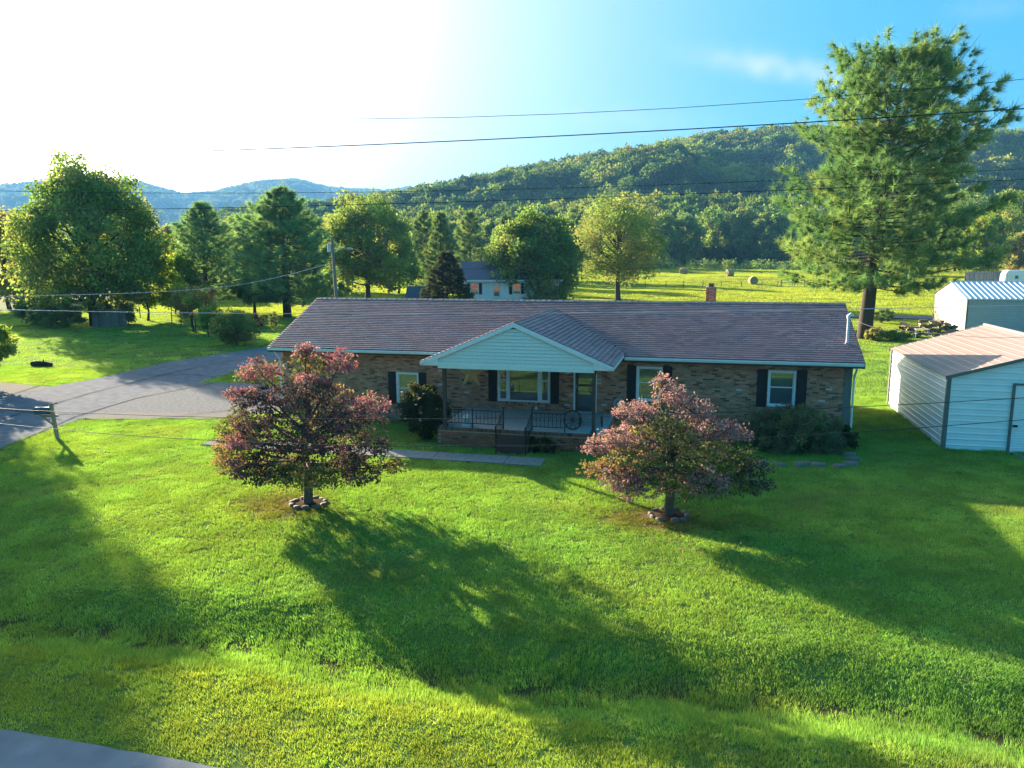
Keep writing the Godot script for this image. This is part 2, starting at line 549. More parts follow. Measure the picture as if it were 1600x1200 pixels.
# a conifer: whorls of branches on a straight trunk, with needle tufts along their outer parts
func conifer(called: String, label: String, cat: String, at: Vector3, o: Dictionary, group := "") -> Node3D:
	rng.seed = o.seed
	var t := thing(called, label, cat, at, 0.0, group)
	var h: float = o.h
	var r: float = o.r
	var cb: float = o.cb
	var bc: Color = o.get("bark", Color(0.085, 0.065, 0.05))
	var tr: float = o.get("tr", h * 0.018)
	var b := MB.new()
	var lean: Vector3 = o.get("lean", Vector3.ZERO)
	tube(b, [Vector3(0, -0.3, 0), Vector3(0, 0.3, 0), Vector3(0, h * 0.3, 0) + lean * 0.2, Vector3(0, h * 0.65, 0) + lean * 0.6, Vector3(0, h * 0.97, 0) + lean], [tr * 1.4, tr * 1.1, tr * 0.85, tr * 0.45, tr * 0.08], 10, bc, false)
	var where := []
	var cols := PackedColorArray()
	var prof: Array = o.prof            # radius share from the crown's foot to the top
	var nb: int = o.branches
	var pal: Array = o.pal
	var tuft: float = o.tuft
	for i in nb:
		var f := (i + rng.randf()) / nb
		f = pow(f, o.get("even", 0.9))
		var y := lerpf(cb, h * 0.985, f)
		var k := f * (prof.size() - 1)
		var pr: float = lerpf(prof[int(k)], prof[mini(int(k) + 1, prof.size() - 1)], k - int(k))
		var a := i * 2.39996 + rng.randf_range(-0.5, 0.5)
		var len := maxf(0.25, r * pr * rng.randf_range(o.get("rough", 0.72), 1.12))
		var out := Vector3(cos(a), 0, sin(a))
		var base := Vector3(0, y, 0) + lean * y / h
		var rise: float = lerpf(o.get("rise0", -0.1), o.get("rise1", 0.5), f)
		var sag: float = o.get("sag", 0.1)
		var pts := []
		for s in 5:
			var q := s / 4.0
			pts.append(base + out * len * q + Vector3.UP * len * (rise * q - sag * sin(q * PI) * 1.0 + o.get("tip", 0.08) * q * q) + rdir() * len * 0.03 * q)
		var br := tr * 0.20 * clampf(len / r, 0.25, 1.0)
		tube(b, pts, [br, br * 0.75, br * 0.5, br * 0.3, br * 0.1], 5, bc, false)
		var tone := pick(pal)
		var nt := int(o.get("tufts", 16) * clampf(len / r, 0.2, 1.0)) + 3
		for s in nt:
			var q := lerpf(o.get("bare", 0.3), 1.0, pow(rng.randf(), 0.75))
			var kk := q * 4.0
			var p: Vector3 = pts[int(kk)].lerp(pts[mini(int(kk) + 1, 4)], kk - int(kk))
			var side = out.cross(Vector3.UP) * rng.randf_range(-1, 1) * len * o.get("fan", 0.28) * (1.15 - q * 0.6)
			p += side + Vector3.UP * rng.randf_range(-0.05, 0.1) * len * 0.6
			var d = (out * 0.7 + side / maxf(len, 0.1) * 2.0 + Vector3.UP * o.get("up", 0.35) + rdir() * 0.45).normalized()
			where.append(Transform3D(Basis.looking_at(-d, Vector3(0.1, 0.9, 0.3)).scaled(Vector3.ONE * tuft * rng.randf_range(0.75, 1.25)), p))
			cols.append(vary(tone, 0.25))
	mi(t, "trunk", b.mesh(), M.bark)
	var tp := needles(o.get("per", 22), 1.0, o.get("wide", 0.045), o.get("open", 0.75))
	if o.get("solid", false):
		var mb := MB.new()
		for i in where.size(): mb.put(tp.v, tp.n, where[i], cols[i])
		mi(t, "crown", mb.mesh(), M.needle, Transform3D.IDENTITY, "stuff")
	else:
		scatter(t, "crown", mesh_of(tp), M.needle, where, cols)
	return t

# a flowering dogwood in autumn: level sprays of drooping leaves, each spray given as [x, y, z, rx, ry, rz, tone, share]
func dogwood(called: String, label: String, at: Vector3, sprays: Array, tones: Array, count: int, sd: int, trunk_h: float) -> Node3D:
	rng.seed = sd
	var t := thing(called, label, "tree", at, 0.0)
	var bc := Color(0.13, 0.115, 0.095)
	var b := MB.new()
	var top := Vector3(0.05, 2.7, -0.1)
	var stem := [Vector3(0, -0.2, 0), Vector3(0.0, 0.12, 0), Vector3(0.03, trunk_h, 0.0), Vector3(-0.05, 1.6, 0.05), top]
	tube(b, stem, [0.17, 0.125, 0.10, 0.07, 0.025], 10, bc, false)
	for s in sprays:
		var p := Vector3(s[0], s[1], s[2])
		var k := clampf((p.y - 0.6) / 3.2, 0.0, 0.95)
		var root: Vector3 = stem[2].lerp(top, k * 0.75)
		var path := limb(b, root, p, 0.05, 0.012, bc, 0.10)
		for q in 5:
			var d := rdir()
			var e: Vector3 = p + Vector3(d.x * s[3], absf(d.y) * s[4] * 0.6, d.z * s[5]) * 0.85
			limb(b, path[3].lerp(p, rng.randf()), e, 0.014, 0.005, bc, 0.08, 4)
	mi(t, "trunk", b.mesh(), M.bark)
	var total := 0.0
	for s in sprays: total += s[7]
	var tpls := []
	for k in 6:
		tpls.append(leaves(10, Vector3(0.13, 0.06, 0.13), 0.078, 0.046, 0.75))
	var mb := MB.new()
	for s in sprays:
		var n := int(count * s[7] / total)
		for i in n:
			var d := rdir()
			var q := pow(rng.randf(), 0.42)
			# flat tiers: the clumps of a spray gather on two or three levels
			var lev := snappedf(d.y * q, 0.5) + rng.randf_range(-0.10, 0.10)
			var w := sqrt(maxf(0.05, 1.0 - lev * lev))
			var a := rng.randf() * TAU
			var rr := sqrt(rng.randf()) * w * 0.95
			var p := Vector3(s[0] * 0.95 + cos(a) * rr * s[3] * 0.93, s[1] + lev * s[4] - 0.10 * rr * rr, s[2] + sin(a) * rr * s[5])
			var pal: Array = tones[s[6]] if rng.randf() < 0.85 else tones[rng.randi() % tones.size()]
			var tp: Tpl = tpls[rng.randi() % 6]
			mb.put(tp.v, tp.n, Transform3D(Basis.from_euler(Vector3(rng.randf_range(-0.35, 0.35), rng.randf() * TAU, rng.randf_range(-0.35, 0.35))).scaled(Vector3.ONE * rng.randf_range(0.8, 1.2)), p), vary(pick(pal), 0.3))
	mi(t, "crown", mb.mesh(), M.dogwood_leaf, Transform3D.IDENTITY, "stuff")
	return t

func stone_mesh(w: float, h: float, d: float) -> ArrayMesh:
	var st := SurfaceTool.new()
	st.begin(Mesh.PRIMITIVE_TRIANGLES)
	var n := 7
	var ring := []
	var low := []
	for i in n:
		var a := TAU * i / n
		var r := rng.randf_range(0.8, 1.1)
		ring.append(Vector3(cos(a) * w * 0.42 * r, h * rng.randf_range(0.85, 1.0), sin(a) * d * 0.42 * r))
		low.append(Vector3(cos(a) * w * 0.5 * r, -0.08, sin(a) * d * 0.5 * r))
	var c := Vector3(0, h * 1.03, 0)
	for i in n:
		var j := (i + 1) % n
		for q in [c, ring[i], ring[j], ring[i], low[i], low[j], ring[i], low[j], ring[j]]:
			st.add_vertex(q)
	st.set_smooth_group(-1)
	st.generate_normals()
	return st.commit()

func stone_ring(label: String, at: Vector3, r: float, n: int, sd: int) -> void:
	rng.seed = sd
	var t := thing("stone_tree_ring", label, "stone ring", at)
	for i in n:
		var a := TAU * i / n + rng.randf_range(-0.1, 0.1)
		var l := TAU * r / n
		var m := stone_mesh(l * rng.randf_range(0.95, 1.15), rng.randf_range(0.05, 0.10), rng.randf_range(0.13, 0.20))
		mi(t, "stone", m, M.stone, Transform3D(Basis(Vector3.UP, -a + PI / 2 + rng.randf_range(-0.2, 0.2)), Vector3(cos(a) * r, 0.0, sin(a) * r)))
	var b := MB.new()
	for k in 12:
		var a0 := TAU * k / 12
		var a1 := TAU * (k + 1) / 12
		b.tri(Vector3(0, 0.06, 0), Vector3(cos(a0) * r, 0.03, sin(a0) * r), Vector3(cos(a1) * r, 0.03, sin(a1) * r), Color(0.085, 0.055, 0.035))
	mi(t, "mulch", b.mesh(), M.soil)

# ------------------------------------------------------------------ the house
const EAVE := 2.80
const SLOPE := 0.40
const BRICK_L := 0.203
const BRICK_H := 0.0677
var brick_tones := [Color(0.479, 0.209, 0.121), Color(0.537, 0.252, 0.152), Color(0.420, 0.179, 0.104), Color(0.576, 0.285, 0.175), Color(0.498, 0.222, 0.132), Color(0.224, 0.103, 0.071), Color(0.615, 0.311, 0.195), Color(0.518, 0.236, 0.141)]

func brick_tone() -> Color:
	if rng.randf() < 0.012: return Color(0.62, 0.58, 0.52)
	return vary(brick_tones[rng.randi() % 8], 0.14)

# one skin of bricks with gaps where the holes are; a runs along the wall, out is its outward normal
func brick_skin(b: MB, o: Vector3, a: Vector3, out: Vector3, length: float, y0: float, y1: float, holes: Array) -> void:
	var turn := Basis(a, Vector3.UP, a.cross(Vector3.UP))
	var row := 0
	var y := y0
	while y + 0.02 < y1:
		var hh := minf(0.057, y1 - y)
		var x := -0.1065 if row % 2 else 0.0
		while x < length:
			var lo := maxf(x, 0.0)
			var hi := minf(x + BRICK_L, length)
			var segs := [[lo, hi]]
			for w in holes:
				if y + hh > w[2] and y < w[3]:
					var nx := []
					for s in segs:
						if s[1] <= w[0] or s[0] >= w[1]: nx.append(s)
						else:
							if s[0] < w[0]: nx.append([s[0], w[0]])
							if s[1] > w[1]: nx.append([w[1], s[1]])
					segs = nx
			for s in segs:
				if s[1] - s[0] < 0.02: continue
				var deep := 0.03 + rng.randf_range(-0.002, 0.003)
				box(b, o + a * ((s[0] + s[1]) / 2) + Vector3.UP * (y + hh / 2) + out * (deep / 2 - 0.018), Vector3(s[1] - s[0], hh, deep), brick_tone(), turn)
			x += BRICK_L + 0.01
		y += BRICK_H
		row += 1

func wall_with_holes(b: MB, x0: float, x1: float, y0: float, y1: float, z0: float, z1: float, holes: Array, col: Color) -> void:
	var xs := [x0, x1]
	for h in holes:
		xs.append(h[0])
		xs.append(h[1])
	xs.sort()
	for i in xs.size() - 1:
		if xs[i + 1] - xs[i] < 0.001: continue
		var mid: float = (xs[i] + xs[i + 1]) / 2
		var cut := []
		for h in holes:
			if mid > h[0] and mid < h[1]: cut.append([h[2], h[3]])
		cut.sort()
		var y := y0
		for c in cut:
			if c[0] > y: box2(b, Vector3(xs[i], y, z0), Vector3(xs[i + 1], c[0], z1), col)
			y = c[1]
		if y < y1: box2(b, Vector3(xs[i], y, z0), Vector3(xs[i + 1], y1, z1), col)

func sash_window(parent: Node3D, x0: float, x1: float, y0: float, y1: float, mid: float, label := "") -> void:
	var W := Color.WHITE
	var b := MB.new()
	var z := 0.02
	box2(b, Vector3(x0, y0, -0.09), Vector3(x0 + 0.06, y1, z), W)
	box2(b, Vector3(x1 - 0.06, y0, -0.09), Vector3(x1, y1, z), W)
	box2(b, Vector3(x0 + 0.06, y1 - 0.06, -0.09), Vector3(x1 - 0.06, y1, z - 0.003), W)
	box2(b, Vector3(x0 + 0.06, y0, -0.09), Vector3(x1 - 0.06, y0 + 0.055, z + 0.012), W)
	var fr := mi(parent, "window", b.mesh(), M.white)
	if label: fr.set_meta("label", label)
	for s in [[y0 + 0.055, mid + 0.02, -0.055], [mid - 0.02, y1 - 0.06, -0.085]]:
		var q := MB.new()
		var a := x0 + 0.062
		var c := x1 - 0.062
		var zz: float = s[2]
		box2(q, Vector3(a, s[0], zz), Vector3(a + 0.035, s[1], zz + 0.03), W)
		box2(q, Vector3(c - 0.035, s[0], zz), Vector3(c, s[1], zz + 0.03), W)
		box2(q, Vector3(a + 0.035, s[0], zz), Vector3(c - 0.035, s[0] + 0.04, zz + 0.028), W)
		box2(q, Vector3(a + 0.035, s[1] - 0.035, zz), Vector3(c - 0.035, s[1], zz + 0.028), W)
		mi(fr, "sash", q.mesh(), M.white)
		var g := MB.new()
		box2(g, Vector3(a + 0.03, s[0] + 0.03, zz + 0.008), Vector3(c - 0.03, s[1] - 0.03, zz + 0.014), W)
		mi(fr, "pane", g.mesh(), M.pane)

func shutter(parent: Node3D, x0: float, x1: float, y0: float, y1: float) -> void:
	var b := MB.new()
	var W := Color.WHITE
	var z := 0.014
	box2(b, Vector3(x0, y0, z), Vector3(x1, y1, z + 0.016), W)
	var m := lerpf(y0, y1, 0.47)
	box2(b, Vector3(x0, y0, z + 0.0165), Vector3(x0 + 0.05, y1, z + 0.036), W)
	box2(b, Vector3(x1 - 0.05, y0, z + 0.0165), Vector3(x1, y1, z + 0.036), W)
	for q in [[y0, y0 + 0.07], [m - 0.04, m + 0.04], [y1 - 0.06, y1]]:
		box2(b, Vector3(x0 + 0.05, q[0], z + 0.0165), Vector3(x1 - 0.05, q[1], z + 0.034), W)
	var o := mi(parent, "shutter", b.mesh(), M.shutter)
	for q in [[y0 + 0.10, m - 0.07], [m + 0.07, y1 - 0.09]]:
		var p := MB.new()
		box2(p, Vector3(x0 + 0.08, q[0], z + 0.0165), Vector3(x1 - 0.08, q[1], z + 0.027), W)
		mi(o, "raised_panel", p.mesh(), M.shutter)

func shingle_mats() -> Array:
	var tones := [Color(0.207, 0.130, 0.142), Color(0.238, 0.140, 0.149), Color(0.171, 0.113, 0.127), Color(0.248, 0.146, 0.144), Color(0.216, 0.140, 0.159)]
	return tones

# rows of asphalt tabs on a roof plane: o is the foot, a along the eave, u up the slope
func tabs(b: MB, parts: Node3D, n_parts: int, o: Vector3, a: Vector3, u: Vector3, length: float, rise: float, keep: Variant = null) -> void:
	var n := a.cross(u).normalized()
	if n.y < 0: n = -n
	var pitch := 0.158
	var wide := 0.31
	var tilt := Basis(a, (u * 0.18 - n * 0.022).normalized(), a.cross((u * 0.18 - n * 0.022).normalized()))
	var shared := MB.new()
	box(shared, Vector3.ZERO, Vector3(wide - 0.008, 0.185, 0.020), Color.WHITE, tilt)
	var one := shared.mesh()
	var vari := []
	for c in shingle_mats():
		var m: StandardMaterial3D = M.shingle.duplicate()
		m.albedo_color = lin(c.r, c.g, c.b)
		m.vertex_color_use_as_albedo = false
		vari.append(m)
	var made := 0
	var rows := int(rise / pitch)
	for r in rows:
		var s := r * pitch
		var x := -wide * (0.5 if r % 2 else 0.0) * 0.9 - rng.randf() * 0.05
		var band := 1.0 + 0.10 * patchy.get_noise_2d(o.x * 3.0 + r * 9.0, 5.0)
		while x < length:
			var lo := maxf(x, 0.0)
			var hi := minf(x + wide - 0.012, length)
			x += wide
			if hi - lo < 0.03: continue
			var p := o + a * ((lo + hi) / 2) + u * (s + 0.085) + n * 0.02
			if keep != null and not keep.call(p): continue
			if made < n_parts and hi - lo > wide - 0.02:
				mi(parts, "shingle", one, vari[rng.randi() % 5], Transform3D(Basis.IDENTITY, p))
				made += 1
			else:
				var c: Color = shingle_mats()[rng.randi() % 5]
				c = c * (band * rng.randf_range(0.85, 1.15) * (1.0 + 0.22 * patchy.get_noise_2d(p.x * 4.0, p.z * 4.0)))
				box(b, p, Vector3(hi - lo, 0.185, 0.022), c, tilt)

func house() -> void:
	rng.seed = 77
	var W := Color.WHITE
	var h := thing("ranch_house", "long single storey brick ranch house with dark shingle roof and gabled front porch", "house")
	# x0, x1, y0, y1
	var holes := [[-5.98, -5.05, 0.62, 1.88], [-1.84, 0.21, 0.90, 2.39], [3.42, 4.35, 1.12, 2.40], [8.0, 8.93, 1.12, 2.40], [1.10, 1.97, 0.60, 2.62]]
	var b := MB.new()
	wall_with_holes(b, -10.94, 10.71, -0.5, 2.88, -0.20, -0.012, holes, W)
	box2(b, Vector3(-10.94, -0.5, -7.69), Vector3(10.71, 2.75, -7.5), W)
	for x in [-10.94, 10.51]:
		box2(b, Vector3(x, -0.5, -7.5), Vector3(x + 0.2, 2.75, -0.2), W)
	mi(h, "wall", b.mesh(), M.mortar)
	b = MB.new()
	box2(b, Vector3(-10.7, -0.3, -7.45), Vector3(10.5, 0.55, -0.25), Color(0.1, 0.09, 0.08))
	box2(b, Vector3(-10.7, 2.56, -7.45), Vector3(10.5, 2.66, -0.25), Color(0.3, 0.3, 0.28))
	mi(h, "floor", b.mesh(), M.plain)
	b = MB.new()
	var off := []
	for q in holes: off.append([q[0] + 10.95, q[1] + 10.95, q[2], q[3]])
	brick_skin(b, Vector3(-10.95, 0, 0), Vector3.RIGHT, Vector3.BACK, 21.45, -0.4, 2.86, off)
	brick_skin(b, Vector3(-10.95, 0, -7.7), Vector3.BACK, Vector3.LEFT, 7.7, -0.4, 2.7, [])
	brick_skin(b, Vector3(10.72, 0, 0), Vector3.FORWARD, Vector3.RIGHT, 7.7, -0.4, 2.7, [])
	brick_skin(b, Vector3(10.72, 0, -7.7), Vector3.LEFT, Vector3.FORWARD, 21.65, -0.4, 2.7, [])
	mi(h, "bricks", b.mesh(), M.brick, Transform3D.IDENTITY, "stuff")
	# brick sills
	for q in holes.slice(0, 4):
		b = MB.new()
		var x: float = q[0] - 0.06
		while x < q[1] + 0.05:
			box(b, Vector3(x + 0.028, q[2] - 0.045, 0.02), Vector3(0.057, 0.075, 0.13), brick_tone())
			x += 0.0677
		mi(h, "window_sill", b.mesh(), M.brick)
	# windows, shutters, door
	sash_window(h, -5.98, -5.05, 0.62, 1.88, 1.24)
	sash_window(h, 3.42, 4.35, 1.12, 2.40, 1.80)
	sash_window(h, 8.0, 8.93, 1.12, 2.40, 1.80)
	for q in [[-6.31, -6.0, 0.62, 1.9], [-5.03, -4.72, 0.62, 1.9], [3.08, 3.40, 1.10, 2.44], [4.37, 4.70, 1.10, 2.44], [7.64, 7.98, 1.10, 2.44], [8.95, 9.29, 1.10, 2.44], [-2.19, -1.86, 0.88, 2.44], [0.23, 0.55, 0.88, 2.44]]:
		shutter(h, q[0], q[1], q[2], q[3])
	# the wide front window: a fixed light between two narrow sash windows
	sash_window(h, -1.84, -1.42, 0.90, 2.39, 1.72)
	sash_window(h, -0.21, 0.21, 0.90, 2.39, 1.72)
	b = MB.new()
	for q in [[-1.415, -1.36, 0.9, 2.39], [-0.27, -0.215, 0.9, 2.39], [-1.36, -0.27, 0.9, 0.96], [-1.36, -0.27, 2.33, 2.39]]:
		box2(b, Vector3(q[0], q[2], -0.09), Vector3(q[1], q[3], 0.018), W)
	var pw := mi(h, "picture_window", b.mesh(), M.white)
	b = MB.new()
	box2(b, Vector3(-1.36, 0.96, -0.05), Vector3(-0.27, 2.33, -0.042), W)
	mi(pw, "pane", b.mesh(), M.pane)
	b = MB.new()
	for q in [[1.10, 1.16, 0.6, 2.62], [1.91, 1.97, 0.6, 2.62], [1.16, 1.91, 2.56, 2.62]]:
		box2(b, Vector3(q[0], q[2], -0.1), Vector3(q[1], q[3], 0.015), W)
	mi(h, "door_frame", b.mesh(), M.white)
	b = MB.new()
	for q in [[1.165, 1.27, 0.63, 2.555], [1.80, 1.905, 0.63, 2.555], [1.27, 1.80, 0.63, 0.80], [1.27, 1.80, 1.58, 1.66], [1.27, 1.80, 2.45, 2.555]]:
		box2(b, Vector3(q[0], q[2], -0.06), Vector3(q[1], q[3], -0.02), W)
	var dr := mi(h, "storm_door", b.mesh(), M.trim_dark)
	for q in [[0.80, 1.58], [1.66, 2.45]]:
		b = MB.new()
		box2(b, Vector3(1.26, q[0] - 0.01, -0.045), Vector3(1.81, q[1] + 0.01, -0.038), W)
		mi(dr, "pane", b.mesh(), M.pane)
	b = MB.new()
	tube(b, [Vector3(1.22, 1.5, -0.02), Vector3(1.22, 1.5, 0.04), Vector3(1.22, 1.62, 0.04), Vector3(1.22, 1.62, -0.02)], [0.01, 0.01, 0.01, 0.01], 6, W)
	mi(dr, "handle", b.mesh(), M.metal_grey)
	b = MB.new()
	box2(b, Vector3(1.08, 0.602, -0.1), Vector3(1.99, 0.63, 0.06), W)
	mi(h, "door_sill", b.mesh(), M.metal_grey)
	# corner board, downspouts, outlet box
	b = MB.new()
	box2(b, Vector3(10.50, -0.4, -0.012), Vector3(10.745, 2.62, 0.03), W)
	mi(h, "corner_board", b.mesh(), M.trim_grey)
	for q in [[10.80, 0.0, 0.12], [-11.03, 0.02, 0.12]]:
		b = MB.new()
		tube(b, [Vector3(q[0], 2.62, 0.42), Vector3(q[0], 2.52, 0.36), Vector3(q[0], 2.3, 0.10), Vector3(q[0], 2.2, 0.05), Vector3(q[0], 0.1, 0.05), Vector3(q[0], -0.05, 0.22)], [0.036, 0.036, 0.036, 0.036, 0.036, 0.036], 8, W)
		mi(h, "downspout", b.mesh(), M.white)
	b = MB.new()
	box2(b, Vector3(-0.37, 0.63, 0.012), Vector3(-0.27, 0.74, 0.07), W)
	mi(h, "outlet_box", b.mesh(), M.white)
	# main roof
	var ridge := Vector3(0, 4.52, -3.85)
	b = MB.new()
	slab(b, PackedVector2Array([Vector2(0.45, 2.80), Vector2(-3.85, 4.52), Vector2(-8.15, 2.80), Vector2(-8.15, 2.68), Vector2(-3.85, 4.39), Vector2(0.45, 2.68)]), Vector3(-11.31, 0, 0), Vector3(0, 0, 1), Vector3.UP, Vector3(22.33, 0, 0), Color(0.09, 0.08, 0.08))
	var roof := mi(h, "roof", b.mesh(), M.shingle)
	b = MB.new()
	var u := Vector3(0, 0.4, -1.0).normalized()
	var gable_y := func(x: float) -> float: return 4.25 - 0.42 * absf(x + 0.24)
	tabs(b, roof, 280, Vector3(-11.31, 2.80, 0.45), Vector3.RIGHT, u, 22.33, 4.62, func(p: Vector3) -> bool: return p.x < -3.5 or p.x > 3.02 or p.y > gable_y.call(p.x) - 0.03)
	tabs(b, roof, 0, Vector3(11.02, 2.80, -8.15), Vector3.LEFT, Vector3(0, 0.4, 1.0).normalized(), 22.33, 4.62)
	# porch gable roof
	var deck := MB.new()
	for s in [-1.0, 1.0]:
		var ex = -0.24 + s * 3.225
		var ey := 4.25 - 0.42 * 3.225
		var zb := 0.45 - (ey - 2.80) / 0.4
		var P := [Vector3(-0.24, 4.25, 3.97), Vector3(ex, ey, 3.97), Vector3(ex, ey, zb), Vector3(-0.24, 4.25, -3.17)]
		var dn := Vector3(0, -0.11, 0)
		deck.quad(P[0], P[1], P[2], P[3], Color(0.09, 0.08, 0.08))
		deck.quad(P[0] + dn, P[1] + dn, P[2] + dn, P[3] + dn, Color(0.09, 0.08, 0.08))
		deck.quad(P[0], P[1], P[1] + dn, P[0] + dn, Color(0.09, 0.08, 0.08))
		deck.quad(P[1], P[2], P[2] + dn, P[1] + dn, Color(0.09, 0.08, 0.08))
		var us := Vector3(-s, 0.42, 0).normalized()
		var keep := func(p: Vector3) -> bool: return p.z > 0.45 - (p.y - 2.80) / 0.4 + 0.03
		if s > 0: tabs(b, roof, 0, P[1] + Vector3(0, 0, 0.0), Vector3.FORWARD, us, 7.3, 3.50, keep)
		else: tabs(b, roof, 0, Vector3(ex, ey, -3.3), Vector3.BACK, us, 7.27, 3.50, keep)
	mi(roof, "porch_roof_deck", deck.mesh(), M.shingle)
	mi(roof, "shingles", b.mesh(), M.shingle, Transform3D.IDENTITY, "stuff")
	# ridge caps
	b = MB.new()
	var x := -11.31
	while x < 10.98:
		for s in [-1.0, 1.0]:
			box(b, Vector3(x + 0.13, 4.525 + rng.randf() * 0.006, -3.85 + s * 0.075), Vector3(0.255, 0.02, 0.17), vary(Color(0.20, 0.175, 0.15), 0.2), Basis(Vector3.RIGHT, s * 0.38) * Basis(Vector3.BACK, 0.03))
		x += 0.24
	mi(roof, "ridge_cap", b.mesh(), M.shingle)
	b = MB.new()
	var z := 3.95
	while z > -3.0:
		for s in [-1.0, 1.0]:
			box(b, Vector3(-0.24 + s * 0.07, 4.245, z - 0.13), Vector3(0.16, 0.018, 0.255), vary(Color(0.12, 0.10, 0.095), 0.15), Basis(Vector3.BACK, -s * 0.40) * Basis(Vector3.RIGHT, 0.03))
		z -= 0.24
	mi(roof, "ridge_cap", b.mesh(), M.shingle)
	# chimney behind the ridge
	b = MB.new()
	box2(b, Vector3(5.83, 3.4, -5.71), Vector3(6.21, 5.02, -5.33), Color(0.21, 0.18, 0.15))
	var ch := mi(roof, "chimney", b.mesh(), M.mortar)
	b = MB.new()
	brick_skin(b, Vector3(5.82, 0, -5.32), Vector3.RIGHT, Vector3.BACK, 0.40, 3.5, 5.03, [])
	brick_skin(b, Vector3(6.22, 0, -5.72), Vector3.LEFT, Vector3.FORWARD, 0.40, 3.5, 5.03, [])
	brick_skin(b, Vector3(6.22, 0, -5.32), Vector3.FORWARD, Vector3.RIGHT, 0.40, 3.5, 5.03, [])
	brick_skin(b, Vector3(5.82, 0, -5.72), Vector3.BACK, Vector3.LEFT, 0.40, 3.5, 5.03, [])
	box2(b, Vector3(5.80, 5.035, -5.74), Vector3(6.24, 5.09, -5.30), Color(0.36, 0.33, 0.29))
	box2(b, Vector3(5.91, 5.09, -5.63), Vector3(6.13, 5.24, -5.41), Color(0.24, 0.12, 0.08))
	mi(roof, "chimney_bricks", b.mesh(), M.brick, Transform3D.IDENTITY, "stuff")
	# fascia, gutters, soffit
	b = MB.new()
	for q in [[-11.31, -3.35], [2.92, 11.02]]:
		box2(b, Vector3(q[0], 2.60, 0.40), Vector3(q[1], 2.672, 0.43), W)
		box2(b, Vector3(q[0], 2.60, 0.0), Vector3(q[1], 2.625, 0.40), W)
	mi(h, "fascia", b.mesh(), M.trim_dark)
	for q in [[-11.29, -3.42], [3.02, 11.0]]:
		b = MB.new()
		slab(b, PackedVector2Array([Vector2(0.455, 2.785), Vector2(0.56, 2.785), Vector2(0.565, 2.765), Vector2(0.55, 2.72), Vector2(0.535, 2.68), Vector2(0.455, 2.68)]), Vector3(q[0], 0, 0), Vector3(0, 0, 1), Vector3.UP, Vector3(q[1] - q[0], 0, 0), W)
		mi(h, "gutter", b.mesh(), M.white)
	b = MB.new()
	for e in [-11.335, 11.02]:
		slab(b, PackedVector2Array([Vector2(0.46, 2.79), Vector2(-3.85, 4.515), Vector2(-8.16, 2.79), Vector2(-8.16, 2.62), Vector2(-3.85, 4.34), Vector2(0.46, 2.62)]), Vector3(e, 0, 0), Vector3(0, 0, 1), Vector3.UP, Vector3(0.025, 0, 0), W)
	mi(h, "rake_board", b.mesh(), M.trim_dark)
	b = MB.new()
	for e in [-10.95, 10.70]:
		slab(b, PackedVector2Array([Vector2(-0.02, 2.7), Vector2(-0.02, 2.84), Vector2(-3.85, 4.37), Vector2(-7.68, 2.84), Vector2(-7.68, 2.7)]), Vector3(e, 0, 0), Vector3(0, 0, 1), Vector3.UP, Vector3(0.02, 0, 0), W)
	mi(h, "gable_wall", b.mesh(), M.vinyl)
	# porch gable front: lap siding boards, rakes, beam
	var base_y := 2.83
	var y := base_y
	while y < 4.06:
		var y1 := minf(y + 0.118, 4.07)
		var half := func(v: float) -> float: return (4.25 - 0.12 - v) / 0.42
		var a: float = minf(half.call(y), 2.62)
		var c: float = minf(half.call(y1), 2.62)
		if c < 0.05: c = 0.02
		b = MB.new()
		var zf := 3.945
		var L0 := Vector3(-0.24 - a, y, zf)
		var R0 := Vector3(-0.24 + a, y, zf)
		var L1 := Vector3(-0.24 - c, y1 - 0.014, zf - 0.03)
		var R1 := Vector3(-0.24 + c, y1 - 0.014, zf - 0.03)
		b.quad(L0, L1, R1, R0, W)
		var bk := Vector3(0, 0, -0.02)
		b.quad(L0, R0, R0 + bk, L0 + bk, W)
		b.quad(L1, R1, R1 + bk, L1 + bk, W)
		b.quad(L0, L1, L1 + bk, L0 + bk, W)
		b.quad(R0, R1, R1 + bk, R0 + bk, W)
		mi(h, "siding_board", b.mesh(), M.vinyl)
		y += 0.112
	b = MB.new()
	slab(b, PackedVector2Array([Vector2(-2.62, 2.84), Vector2(2.62, 2.84), Vector2(2.62, 3.03), Vector2(0, 4.12), Vector2(-2.62, 3.03)]), Vector3(-0.24, 0, 3.85), Vector3.RIGHT, Vector3.UP, Vector3(0, 0, 0.06), W)
	mi(h, "gable_backing", b.mesh(), M.trim_dark)
	b = MB.new()
	for s in [-1.0, 1.0]:
		var e: float = 3.235
		slab(b, PackedVector2Array([Vector2(0, 4.262), Vector2(s * e, 4.262 - 0.42 * e), Vector2(s * e, 4.262 - 0.42 * e - 0.10), Vector2(s * 2.6, 4.262 - 0.42 * 2.6 - 0.15), Vector2(0, 4.262 - 0.15)]), Vector3(-0.24, 0, 3.975), Vector3.RIGHT, Vector3.UP, Vector3(0, 0, 0.03), W)
		# the boxed eave return at the foot of the rake
		slab(b, PackedVector2Array([Vector2(s * 2.60, 2.80), Vector2(s * 2.60, 3.05), Vector2(s * 3.23, 2.80)]), Vector3(-0.24, 0, 3.93), Vector3.RIGHT, Vector3.UP, Vector3(0, 0, 0.04), W)
		box2(b, Vector3(-0.24 + s * 3.235, 2.77, 0.5), Vector3(-0.24 + s * 3.21, 2.89, 3.97), W)
		box2(b, Vector3(-0.24 + s * 2.6, 2.775, 0.42), Vector3(-0.24 + s * 3.21, 2.797, 3.93), W)
	mi(h, "rake_board", b.mesh(), M.white)
	b = MB.new()
